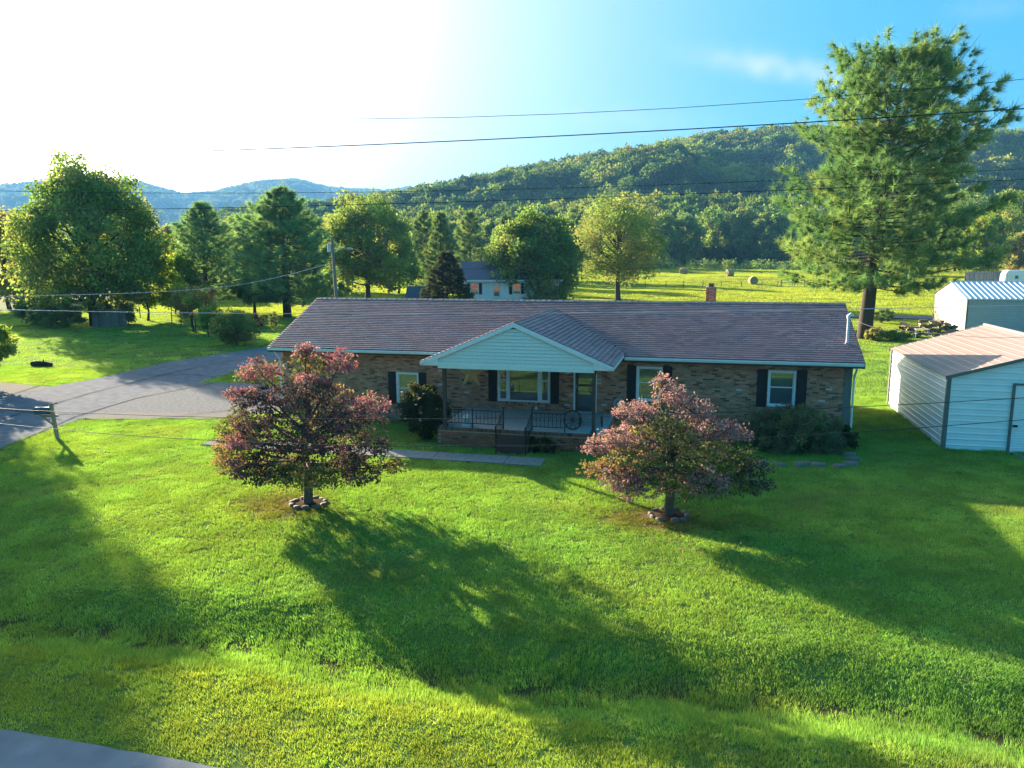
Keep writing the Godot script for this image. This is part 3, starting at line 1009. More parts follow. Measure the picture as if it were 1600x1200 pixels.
	box2(b, Vector3(-2.86, 2.70, 3.78), Vector3(2.38, 2.83, 3.952), W)
	mi(h, "porch_beam", b.mesh(), M.vinyl)
	b = MB.new()
	box2(b, Vector3(-2.86, 2.80, 0.02), Vector3(2.38, 2.825, 3.78), W)
	mi(h, "porch_ceiling", b.mesh(), M.trim_grey)
	# porch floor, brick front and posts
	b = MB.new()
	box2(b, Vector3(-3.0, -0.3, 0.05), Vector3(2.62, 0.52, 3.585), W)
	mi(h, "porch_base", b.mesh(), M.mortar)
	b = MB.new()
	box2(b, Vector3(-3.02, 0.525, 0.02), Vector3(2.64, 0.598, 3.50), W)
	mi(h, "porch_floor", b.mesh(), M.porch_slab)
	b = MB.new()
	brick_skin(b, Vector3(-3.02, 0, 0.05), Vector3.BACK, Vector3.LEFT, 3.55, -0.2, 0.52, [])
	brick_skin(b, Vector3(2.64, 0, 3.6), Vector3.FORWARD, Vector3.RIGHT, 3.55, -0.2, 0.52, [])
	mi(h, "porch_side_bricks", b.mesh(), M.brick, Transform3D.IDENTITY, "stuff")
	var bm := MB.new()
	box(bm, Vector3.ZERO, Vector3(BRICK_L, 0.057, 0.035), W)
	var one := bm.mesh()
	bm = MB.new()
	box(bm, Vector3.ZERO, Vector3(0.0575, 0.095, 0.13), W)
	var edge := bm.mesh()
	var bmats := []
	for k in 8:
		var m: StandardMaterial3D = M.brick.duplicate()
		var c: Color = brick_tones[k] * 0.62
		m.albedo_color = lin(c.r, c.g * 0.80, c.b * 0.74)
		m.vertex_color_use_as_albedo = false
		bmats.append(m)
	for r in 9:
		var bx := -3.02 - (0.1065 if r % 2 else 0.0)
		while bx < 2.60:
			var mid := bx + BRICK_L / 2
			bx += BRICK_L + 0.01
			if mid < -3.0 or mid > 2.62: continue
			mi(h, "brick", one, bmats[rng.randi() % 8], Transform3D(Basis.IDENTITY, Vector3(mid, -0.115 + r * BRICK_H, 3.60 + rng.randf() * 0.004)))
	b = MB.new()
	var ex2 := -3.02
	while ex2 < 2.62:
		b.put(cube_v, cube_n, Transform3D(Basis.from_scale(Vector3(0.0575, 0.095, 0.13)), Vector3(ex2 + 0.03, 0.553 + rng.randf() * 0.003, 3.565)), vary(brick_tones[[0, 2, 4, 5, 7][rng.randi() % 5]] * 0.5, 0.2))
		ex2 += 0.0675
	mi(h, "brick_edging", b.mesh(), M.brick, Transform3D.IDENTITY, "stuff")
	for k in 3:
		b = MB.new()
		var top := 0.40 - 0.2 * k
		if k == 2: continue
		box2(b, Vector3(-0.75, -0.2, 3.63 + 0.31 * k), Vector3(0.28, top, 3.94 + 0.31 * k), W)
		box2(b, Vector3(-0.77, top + 0.002, 3.63 + 0.31 * k), Vector3(0.30, top + 0.045, 3.965 + 0.31 * k), W)
		mi(h, "step", b.mesh(), M.step)
	for q in [-2.80, 2.32]:
		b = MB.new()
		box2(b, Vector3(q - 0.055, 0.60, 3.40), Vector3(q + 0.055, 2.70, 3.51), W)
		box2(b, Vector3(q - 0.08, 0.60, 3.375), Vector3(q + 0.08, 0.70, 3.535), W)
		box2(b, Vector3(q - 0.08, 2.60, 3.375), Vector3(q + 0.08, 2.70, 3.535), W)
		mi(h, "porch_post", b.mesh(), M.trim_dark)
	# iron railings
	for s in [[-2.70, -1.82, true], [-1.82, -0.73, true], [0.26, 1.37, true]]:
		b = MB.new()
		for yy in [0.74, 1.20]:
			box2(b, Vector3(s[0], yy, 3.435), Vector3(s[1], yy + 0.022, 3.465), W)
		var rl := mi(h, "railing", b.mesh(), M.iron)
		var n := int((s[1] - s[0]) / 0.125)
		for k in range(1, n):
			b = MB.new()
			var bx: float = s[0] + (s[1] - s[0]) * k / n
			box2(b, Vector3(bx - 0.007, 0.762, 3.443), Vector3(bx + 0.007, 1.20, 3.457), W)
			box(b, Vector3(bx, 0.98, 3.45), Vector3(0.03, 0.05, 0.03), W, Basis(Vector3.UP, 0.78))
			mi(rl, "baluster", b.mesh(), M.iron)
	for q in [[-1.82, 1.28], [-0.73, 1.36], [0.26, 1.36], [1.37, 1.26]]:
		b = MB.new()
		box2(b, Vector3(q[0] - 0.016, 0.60, 3.434), Vector3(q[0] + 0.016, q[1], 3.466), W)
		mi(h, "railing_post", b.mesh(), M.iron)
	for q in [-0.73, 0.26]:
		b = MB.new()
		box2(b, Vector3(q - 0.016, -0.05, 4.42), Vector3(q + 0.016, 0.92, 4.452), W)
		tube(b, [Vector3(q, 1.24, 3.45), Vector3(q, 0.88, 4.43)], [0.016, 0.016], 6, W)
		tube(b, [Vector3(q, 0.72, 3.5), Vector3(q, 0.34, 4.43)], [0.012, 0.012], 6, W)
		for k in 6:
			var f := (k + 1) / 7.0
			tube(b, [Vector3(q, lerpf(0.72, 0.34, f), lerpf(3.5, 4.43, f)), Vector3(q, lerpf(1.24, 0.88, f), lerpf(3.45, 4.43, f))], [0.008, 0.008], 5, W)
		tube(b, [Vector3(q, 0.92, 4.43), Vector3(q, 0.95, 4.5), Vector3(q, 0.88, 4.55), Vector3(q, 0.82, 4.5)], [0.014, 0.012, 0.012, 0.01], 6, W)
		mi(h, "stair_rail", b.mesh(), M.iron)
	# service mast through the roof
	b = MB.new()
	tube(b, [Vector3(10.63, 3.2, -0.75), Vector3(10.63, 4.22, -0.75)], [0.038, 0.038], 8, W)
	tube(b, [Vector3(10.63, 4.2, -0.75), Vector3(10.63, 4.28, -0.75), Vector3(10.70, 4.34, -0.77), Vector3(10.77, 4.28, -0.79)], [0.055, 0.07, 0.07, 0.05], 8, W)
	tube(b, [Vector3(10.63, 3.24, -0.75), Vector3(10.63, 3.36, -0.75)], [0.12, 0.05], 8, Color(0.5, 0.5, 0.5))
	mi(roof, "service_mast", b.mesh(), M.white)

# ------------------------------------------------------------------ sheds
# ribbed sheet metal: ribs run along a, repeat along u, stand out along n; ext gives [from, to] along a at each height
func ribbed(b: MB, o: Vector3, a: Vector3, u: Vector3, n: Vector3, lu: float, pitch: float, rh: float, ext: Callable) -> void:
	var prof := [Vector2(0, 0)]
	var y := 0.0
	while y + pitch < lu:
		prof.append_array([Vector2(y + pitch * 0.66, 0), Vector2(y + pitch * 0.76, rh), Vector2(y + pitch * 0.9, rh), Vector2(y + pitch, 0)])
		y += pitch
	prof.append(Vector2(lu, 0))
	for i in prof.size() - 1:
		var p: Vector2 = prof[i]
		var q: Vector2 = prof[i + 1]
		var e0: Array = ext.call(p.x)
		var e1: Array = ext.call(q.x)
		var A := o + u * p.x + n * p.y
		var C := o + u * q.x + n * q.y
		b.quad(A + a * e0[0], C + a * e1[0], C + a * e1[1], A + a * e0[1], Color.WHITE)

func metal_shed(label: String, x0: float, x1: float, z0: float, z1: float, eave: float, slope: float, wall_m: Material, roof_m: Material, pitch: float, ridge_x: bool) -> Node3D:
	# z1 is the front (towards the camera). ridge_x: the ridge runs along x, else along z
	var t := thing("metal_shed", label, "shed")
	var W := Color.WHITE
	var b := MB.new()
	var rise := slope * ((z1 - z0) if ridge_x else (x1 - x0)) / 2
	var side := func(len: float, gable: bool) -> Callable:
		return func(y: float) -> Array:
			if y <= eave: return [0.0, len]
			if not gable: return [0.0, 0.0]
			var k := minf((y - eave) / slope, len / 2)
			return [k, len - k]
	var lx := x1 - x0
	var lz := z1 - z0
	var tx := eave + (0.0 if ridge_x else rise) - 0.02
	var tz := eave + (rise if ridge_x else 0.0) - 0.02
	ribbed(b, Vector3(x0, 0, z1), Vector3.RIGHT, Vector3.UP, Vector3.BACK, tx, 0.205, 0.016, side.call(lx, not ridge_x))
	ribbed(b, Vector3(x1, 0, z0), Vector3.LEFT, Vector3.UP, Vector3.FORWARD, tx, 0.205, 0.016, side.call(lx, not ridge_x))
	ribbed(b, Vector3(x0, 0, z0), Vector3.BACK, Vector3.UP, Vector3.LEFT, tz, 0.205, 0.016, side.call(lz, ridge_x))
	ribbed(b, Vector3(x1, 0, z1), Vector3.FORWARD, Vector3.UP, Vector3.RIGHT, tz, 0.205, 0.016, side.call(lz, ridge_x))
	mi(t, "wall_sheet", b.mesh(), wall_m)
	b = MB.new()
	var ov := 0.13
	for s in [-1.0, 1.0]:
		if ridge_x:
			var mz := (z0 + z1) / 2
			var half := lz / 2 + ov
			var u := Vector3(0, slope, -s).normalized()
			var n := Vector3(0, 1, s * slope).normalized()
			var lu := half * sqrt(1 + slope * slope)
			var o := Vector3(x0 - ov, eave - ov * slope + 0.03, mz + s * half)
			# ribs run up the slope and repeat along x
			ribbed(b, o, u, Vector3.RIGHT, n, lx + 2 * ov, pitch, 0.045, func(_y: float) -> Array: return [0.0, lu])
		else:
			var mx := (x0 + x1) / 2
			var half := lx / 2 + ov
			var u := Vector3(-s, slope, 0).normalized()
			var n := Vector3(s * slope, 1, 0).normalized()
			var lu := half * sqrt(1 + slope * slope)
			var o := Vector3(mx + s * half, eave - ov * slope + 0.03, z0 - ov)
			# sheets laid lengthwise: ribs run along the ridge and repeat up the slope
			var run: float = lz + 2 * ov
			ribbed(b, o, Vector3.BACK, u, n, lu, pitch, 0.012, func(_y: float) -> Array: return [0.0, run])
	mi(t, "roof_sheet", b.mesh(), roof_m)
	b = MB.new()
	if ridge_x:
		tube(b, [Vector3(x0 - ov, eave + rise + 0.03, (z0 + z1) / 2), Vector3(x1 + ov, eave + rise + 0.03, (z0 + z1) / 2)], [0.07, 0.07], 8, W)
		for s in [-1.0, 1.0]:
			var zz = (z0 + z1) / 2 + s * (lz / 2 + ov)
			box2(b, Vector3(x0 - ov, eave - ov * slope - 0.07, zz - 0.02), Vector3(x1 + ov, eave - ov * slope + 0.03, zz + 0.012), W)
	else:
		tube(b, [Vector3((x0 + x1) / 2, eave + rise + 0.03, z0 - ov), Vector3((x0 + x1) / 2, eave + rise + 0.03, z1 + ov)], [0.07, 0.07], 8, W)
	mi(t, "ridge_cap", b.mesh(), roof_m)
	b = MB.new()
	for q in [[x0, z1], [x1, z1], [x0, z0], [x1, z0]]:
		b = MB.new()
		box(b, Vector3(q[0], eave / 2, q[1]), Vector3(0.12, eave, 0.12), W)
		mi(t, "corner_trim", b.mesh(), M.trim_grey)
	if not ridge_x:
		for e in [z0 - ov, z1 + ov - 0.03]:
			var mx := (x0 + x1) / 2
			var hw := lx / 2 + ov
			b = MB.new()
			slab(b, PackedVector2Array([Vector2(-hw, eave - ov * slope + 0.05), Vector2(0, eave + rise + 0.05), Vector2(hw, eave - ov * slope + 0.05), Vector2(hw, eave - ov * slope - 0.06), Vector2(0, eave + rise - 0.06), Vector2(-hw, eave - ov * slope - 0.06)]), Vector3(mx, 0, e), Vector3.RIGHT, Vector3.UP, Vector3(0, 0, 0.03), W)
			mi(t, "rake_trim", b.mesh(), M.trim_grey)
	return t

func outbuildings() -> void:
	var W := Color.WHITE
	var t := metal_shed("white metal shed with tan ribbed gable roof right of the brick house", 13.59, 20.45, -7.17, 0.53, 2.47, 0.30, M.metal_white, M.metal_tan, 0.30, false)
	var b := MB.new()
	box2(b, Vector3(15.46, 0, 0.545), Vector3(15.53, 2.30, 0.60), W)
	box2(b, Vector3(18.50, 0, 0.545), Vector3(18.57, 2.30, 0.60), W)
	box2(b, Vector3(15.53, 2.24, 0.545), Vector3(18.50, 2.30, 0.60), W)
	var df := mi(t, "door_frame", b.mesh(), M.trim_grey)
	b = MB.new()
	ribbed(b, Vector3(15.53, 0.02, 0.552), Vector3.RIGHT, Vector3.UP, Vector3.BACK, 2.22, 0.085, 0.014, func(_y: float) -> Array: return [0.0, 2.97])
	mi(df, "roller_door", b.mesh(), M.metal_white)
	b = MB.new()
	box2(b, Vector3(15.56, 0.88, 0.57), Vector3(15.68, 0.94, 0.66), W)
	mi(df, "door_handle", b.mesh(), M.iron)
	b = MB.new()
	box2(b, Vector3(15.6, -0.2, 0.62), Vector3(18.6, 0.04, 1.5), W)
	mi(t, "door_pad", b.mesh(), M.concrete)
	var g := metal_shed("grey metal garage with pale deep ribbed roof behind the white shed", 27.3, 40.5, -52.4, -43.2, 2.78, 0.27, M.metal_grey, M.galvanised, 0.42, true)
	b = MB.new()
	ribbed(b, Vector3(27.28, 0, -52.38), Vector3.BACK, Vector3.UP, Vector3.LEFT, 3.9, 0.30, 0.02, func(y: float) -> Array:
		var k := maxf(0.0, (y - 2.76) / 0.27)
		return [minf(k, 4.58), 9.16 - minf(k, 4.58)])
	mi(g, "end_wall_sheet", b.mesh(), M.cream)
	# the white two storey house beyond the roof
	rng.seed = 31
	var h := thing("white_house", "white sided two storey house with slate blue roof beyond the brick house", "house", Vector3(-20.6, 0, -56.6), 0.32)
	b = MB.new()
	box2(b, Vector3(0, 0, -8), Vector3(10.8, 1.55, 0), Color(0.5, 0.26, 0.18))
	mi(h, "foundation", b.mesh(), M.brick)
	b = MB.new()
	for k in 15:
		box(b, Vector3(5.4, 1.63 + k * 0.155, 0.006), Vector3(10.8, 0.15, 0.03), W, Basis(Vector3.RIGHT, -0.09))
	box2(b, Vector3(0, 1.55, -8), Vector3(10.8, 3.85, -0.02), W)
	slab(b, PackedVector2Array([Vector2(0, 3.85), Vector2(-4, 5.7), Vector2(-8, 3.85)]), Vector3(0.02, 0, 0), Vector3(0, 0, 1), Vector3.UP, Vector3(10.76, 0, 0), W)
	mi(h, "wall", b.mesh(), M.white)
	b = MB.new()
	slab(b, PackedVector2Array([Vector2(0.5, 3.72), Vector2(-4, 5.82), Vector2(-8.5, 3.72), Vector2(-8.5, 3.6), Vector2(-4, 5.68), Vector2(0.5, 3.6)]), Vector3(-0.4, 0, 0), Vector3(0, 0, 1), Vector3.UP, Vector3(11.6, 0, 0), Color(0.08, 0.09, 0.13))
	var rf := mi(h, "roof", b.mesh(), M.shingle)
	b = MB.new()
	box2(b, Vector3(-0.4, 3.56, 0.46), Vector3(11.2, 3.74, 0.53), W)
	mi(rf, "fascia", b.mesh(), M.white)
	for x in [1.05, 5.9, 8.9]:
		b = MB.new()
		box2(b, Vector3(x - 0.5, 2.1, 0.0), Vector3(x + 0.5, 3.35, 0.06), W)
		var w := mi(h, "window", b.mesh(), M.white)
		b = MB.new()
		box2(b, Vector3(x - 0.42, 2.18, 0.061), Vector3(x + 0.42, 2.70, 0.07), W)
		box2(b, Vector3(x - 0.42, 2.76, 0.061), Vector3(x + 0.42, 3.27, 0.07), W)
		mi(w, "pane", b.mesh(), M.pane)
		for s in [-1.0, 1.0]:
			b = MB.new()
			box2(b, Vector3(x + s * 0.52, 2.08, 0.03), Vector3(x + s * 0.86, 3.37, 0.065), Color(2.6, 1.6, 1.7))
			mi(h, "shutter", b.mesh(), M.shutter)
	b = MB.new()
	box2(b, Vector3(2.75, 1.2, 0.02), Vector3(4.45, 3.6, 0.10), W)
	var fr := mi(h, "door_surround", b.mesh(), M.white)
	b = MB.new()
	box2(b, Vector3(3.15, 1.25, 0.101), Vector3(4.05, 3.2, 0.13), Color(0.8, 0.83, 0.86))
	mi(fr, "door", b.mesh(), M.white)
	b = MB.new()
	box2(b, Vector3(3.3, 1.9, 0.131), Vector3(3.9, 3.0, 0.14), W)
	mi(fr, "pane", b.mesh(), M.pane)
	b = MB.new()
	box2(b, Vector3(2.5, 0, 0.1), Vector3(4.7, 1.2, 1.5), Color(0.7, 0.7, 0.7))
	mi(h, "stoop", b.mesh(), M.concrete)
	# small dark roofed shed
	var s := thing("garden_shed", "small garden shed with dark slate roof left of the blue spruce", "shed", Vector3(-24.2, 0, -47.5), 0.15)
	b = MB.new()
	box2(b, Vector3(0, 0, -2.6), Vector3(2.7, 2.0, 0), Color(0.3, 0.28, 0.26))
	mi(s, "wall", b.mesh(), M.wood)
	b = MB.new()
	slab(b, PackedVector2Array([Vector2(0.3, 1.95), Vector2(-1.3, 3.30), Vector2(-2.9, 1.95), Vector2(-2.9, 1.85), Vector2(-1.3, 3.18), Vector2(0.3, 1.85)]), Vector3(-0.2, 0, 0), Vector3(0, 0, 1), Vector3.UP, Vector3(3.1, 0, 0), Color(0.075, 0.08, 0.11))
	mi(s, "roof", b.mesh(), M.shingle)
	b = MB.new()
	box2(b, Vector3(0.9, 0.05, 0.002), Vector3(1.8, 1.85, 0.04), Color(0.2, 0.18, 0.16))
	mi(s, "door", b.mesh(), M.wood)
	# camper and tank by the fence, far right
	var c := thing("camper_trailer", "white camper trailer parked beside the tall board fence at far right", "camper", Vector3(59.2, H(59, -129), -128.9))
	b = MB.new()
	slab(b, PackedVector2Array([Vector2(0, 0.55), Vector2(0, 2.2), Vector2(0.35, 2.95), Vector2(0.7, 3.05), Vector2(8.2, 3.05), Vector2(8.6, 2.6), Vector2(8.6, 0.55)]), Vector3(0, 0, -2.4), Vector3.RIGHT, Vector3.UP, Vector3(0, 0, 2.4), W)
	mi(c, "body", b.mesh(), M.metal_white)
	b = MB.new()
	for k in 14: box2(b, Vector3(0.4 + k * 0.58, 0.7, 0.003), Vector3(0.46 + k * 0.58, 2.2, 0.03), W)
	mi(c, "trim_strip", b.mesh(), M.galvanised)
	for x in [1.6, 4.2, 6.6]:
		b = MB.new()
		box2(b, Vector3(x, 1.5, 0.004), Vector3(x + 0.5, 2.1, 0.04), W)
		mi(c, "window", b.mesh(), M.pane)
	for x in [3.2, 4.1]:
		b = MB.new()
		tube(b, [Vector3(x, 0.34, -0.25), Vector3(x, 0.34, -0.02)], [0.34, 0.34], 14, W)
		mi(c, "wheel", b.mesh(), M.iron)
	var k := thing("propane_tank", "long white propane tank lying in front of the camper trailer", "gas tank", Vector3(56.6, H(57, -120), -119.8), -0.05)
	b = MB.new()
	tube(b, [Vector3(0, 0.62, 0), Vector3(0.06, 0.62, 0), Vector3(0.22, 0.62, 0), Vector3(4.2, 0.62, 0), Vector3(4.36, 0.62, 0), Vector3(4.42, 0.62, 0)], [0.1, 0.3, 0.42, 0.42, 0.3, 0.1], 16, W)
	mi(k, "body", b.mesh(), M.metal_white)
	b = MB.new()
	tube(b, [Vector3(2.2, 1.0, 0), Vector3(2.2, 1.16, 0)], [0.16, 0.14], 10, W)
	mi(k, "valve_cap", b.mesh(), M.iron)
	for x in [0.8, 3.6]:
		b = MB.new()
		box2(b, Vector3(x - 0.12, -0.2, -0.3), Vector3(x + 0.12, 0.26, 0.3), W)
		mi(k, "foot", b.mesh(), M.concrete)

func board_fence(label: String, p0: Vector3, p1: Vector3, hgt: float, n: int, col: Color, sd: int) -> void:
	rng.seed = sd
	var t := thing("board_fence", label, "fence")
	var d := (p1 - p0).normalized()
	var turn := Basis(d, Vector3.UP, d.cross(Vector3.UP))
	var w := p0.distance_to(p1) / n
	for i in n:
		var b := MB.new()
		var hh := hgt * rng.randf_range(0.94, 1.04)
		var p := p0.lerp(p1, (i + 0.5) / n)
		box(b, Vector3(p.x, H(p.x, p.z) + hh / 2 - 0.05, p.z), Vector3(w * 0.94, hh, 0.025), vary(col, 0.25), turn * Basis(Vector3.BACK, rng.randf_range(-0.015, 0.015)))
		mi(t, "board", b.mesh(), M.wood)
	for f in [0.25, 0.8]:
		var b := MB.new()
		var p := (p0 + p1) / 2
		box(b, Vector3(p.x, H(p.x, p.z) + hgt * f, p.z) + turn.z * 0.04, Vector3(p0.distance_to(p1), 0.08, 0.04), col, turn)
		mi(t, "rail", b.mesh(), M.wood)

func post_fence(label: String, posts: Array, hgt: float, r: float, rails: Array, col: Color, wire_r: float) -> void:
	var t := thing("post_fence", label, "fence")
	for p in posts:
		var b := MB.new()
		var q := G(p[0], p[1])
		tube(b, [q + Vector3(0, -0.2, 0), q + Vector3(rng.randf_range(-0.04, 0.04), hgt * rng.randf_range(0.92, 1.05), 0)], [r, r * 0.9], 7, col)
		mi(t, "post", b.mesh(), M.wood)
	for f in rails:
		for i in posts.size() - 1:
			var b := MB.new()
			tube(b, [G(posts[i][0], posts[i][1]) + Vector3.UP * hgt * f, G(posts[i + 1][0], posts[i + 1][1]) + Vector3.UP * hgt * f], [wire_r, wire_r], 5, col)
			mi(t, "wire", b.mesh(), M.plain)

# ------------------------------------------------------------------ overhead lines
func line(label: String, pts: Array, r: float, m: Material) -> void:
	var b := MB.new()
	var c := Curve3D.new()
	for i in pts.size():
		var tan := (pts[mini(i + 1, pts.size() - 1)] - pts[maxi(i - 1, 0)]) as Vector3
		tan = tan / 6.0
		c.add_point(pts[i], -tan if i > 0 else Vector3.ZERO, tan if i < pts.size() - 1 else Vector3.ZERO)
	var path := []
	var rr := []
	var L := c.get_baked_length()
	var n := 28
	for i in n + 1:
		path.append(c.sample_baked(L * i / n, true))
		rr.append(r)
	tube(b, path, rr, 6, Color.WHITE)
	var o := mi(self, "overhead_cable", b.mesh(), m)
	tag(o, label, "cable")

# a street line hanging parallel to the house front, through three points (x, y) at one z
func street_line(label: String, z: float, a: Vector2, c: Vector2, d: Vector2, r: float, m: Material) -> void:
	var pts := []
	for i in 9:
		var x := -13.0 + i * 4.0
		var y := a.y * (x - c.x) * (x - d.x) / ((a.x - c.x) * (a.x - d.x)) + c.y * (x - a.x) * (x - d.x) / ((c.x - a.x) * (c.x - d.x)) + d.y * (x - a.x) * (x - c.x) / ((d.x - a.x) * (d.x - c.x))
		pts.append(Vector3(x, y, z))
	line(label, pts, r, m)

func lines() -> void:
	street_line("thick black upper power line crossing the pale sky above the hills", 19.5, Vector2(-4.4, 7.69), Vector2(2.0, 7.63), Vector2(9.0, 7.73), 0.0056, M.wire)
	street_line("faint thin power line highest in the blue sky at right", 19.8, Vector2(2.9, 7.83), Vector2(6.4, 7.84), Vector2(8.8, 7.95), 0.0028, M.wire)
	street_line("black power line crossing in front of the blue mountains and hill trees", 19.42, Vector2(-4.5, 7.0), Vector2(1.2, 6.97), Vector2(9.0, 7.09), 0.0036, M.wire)
	street_line("thin dark line along the top of the blue mountains", 19.9, Vector2(-4.0, 7.24), Vector2(1.2, 7.08), Vector2(8.0, 7.12), 0.0026, M.wire)
	street_line("pale grey cable crossing the brick house roof near its ridge", 18.5, Vector2(-5.9, 5.61), Vector2(2.4, 5.64), Vector2(9.6, 5.85), 0.0042, M.wire_pale)
	street_line("upper of two dark cables crossing the porch and mailbox", 19.0, Vector2(-5.5, 4.2), Vector2(1.9, 4.33), Vector2(9.5, 4.96), 0.004, M.wire)
	street_line("lowest dark cable crossing the front of both dogwood trees", 19.05, Vector2(-5.6, 4.04), Vector2(1.9, 3.99), Vector2(9.5, 4.76), 0.004, M.wire)
	var t := thing("utility_pole", "grey wooden utility pole with white transformer can behind the roof", "utility pole", Vector3(-21.55, 0, -25.9))
	var b := MB.new()
	tube(b, [Vector3(0.25, -0.3, 0), Vector3(-0.02, 7.85, 0)], [0.15, 0.10], 10, Color(0.27, 0.24, 0.21))
	mi(t, "pole", b.mesh(), M.wood)
	b = MB.new()
	tube(b, [Vector3(-0.26, 6.75, 0.05), Vector3(-0.26, 6.78, 0.05), Vector3(-0.26, 7.35, 0.05), Vector3(-0.26, 7.42, 0.05)], [0.09, 0.13, 0.13, 0.08], 12, Color(0.7, 0.7, 0.7))
	mi(t, "transformer", b.mesh(), M.metal_white)
	b = MB.new()
	tube(b, [Vector3(0.05, 6.6, 0), Vector3(0.6, 6.95, 0.1), Vector3(1.3, 7.0, 0.2)], [0.018, 0.016, 0.014], 6, Color(0.3, 0.3, 0.3))
	var arm := mi(t, "lamp_arm", b.mesh(), M.plain)
	b = MB.new()
	tube(b, [Vector3(1.25, 6.98, 0.2), Vector3(1.4, 7.0, 0.21), Vector3(1.7, 6.97, 0.24), Vector3(1.8, 6.95, 0.25)], [0.04, 0.075, 0.075, 0.03], 10, Color(0.5, 0.5, 0.5))
	mi(arm, "lamp_head", b.mesh(), M.metal_white)
	b = MB.new()
	for q in [5.6, 5.9]: tube(b, [Vector3(0.06, q, 0), Vector3(-0.25, q, 0.02)], [0.03, 0.02], 6, Color(0.5, 0.5, 0.5))
	mi(t, "bracket", b.mesh(), M.plain)
	line("pale service cable running from the utility pole down to the left", [Vector3(-21.83, 5.88, -25.85), Vector3(-23.51, 4.55, -14.77), Vector3(-30.05, 4.4, -4.8), Vector3(-38.0, 4.9, 6.0)], 0.015, M.wire_pale)
	line("thin cable running from the utility pole into the left trees", [Vector3(-21.82, 5.59, -25.81), Vector3(-29.33, 4.65, -25.89), Vector3(-34.5, 3.9, -26.6), Vector3(-48.0, 3.6, -29.0)], 0.012, M.wire)
	line("thin line running from the utility pole across the hay field", [Vector3(-21.3, 5.88, -25.97), Vector3(-14.37, 5.41, -31.77), Vector3(-2.68, 5.18, -42.94), Vector3(13.05, 5.81, -57.34), Vector3(40.0, 7.5, -80.0)], 0.014, M.wire)
	line("slack service cable hanging from the roof mast towards the white shed", [Vector3(10.75, 4.27, -0.8), Vector3(11.18, 4.03, 0.5), Vector3(12.68, 4.06, 3.1), Vector3(13.85, 4.25, 5.4), Vector3(15.9, 5.1, 9.0)], 0.008, M.wire)

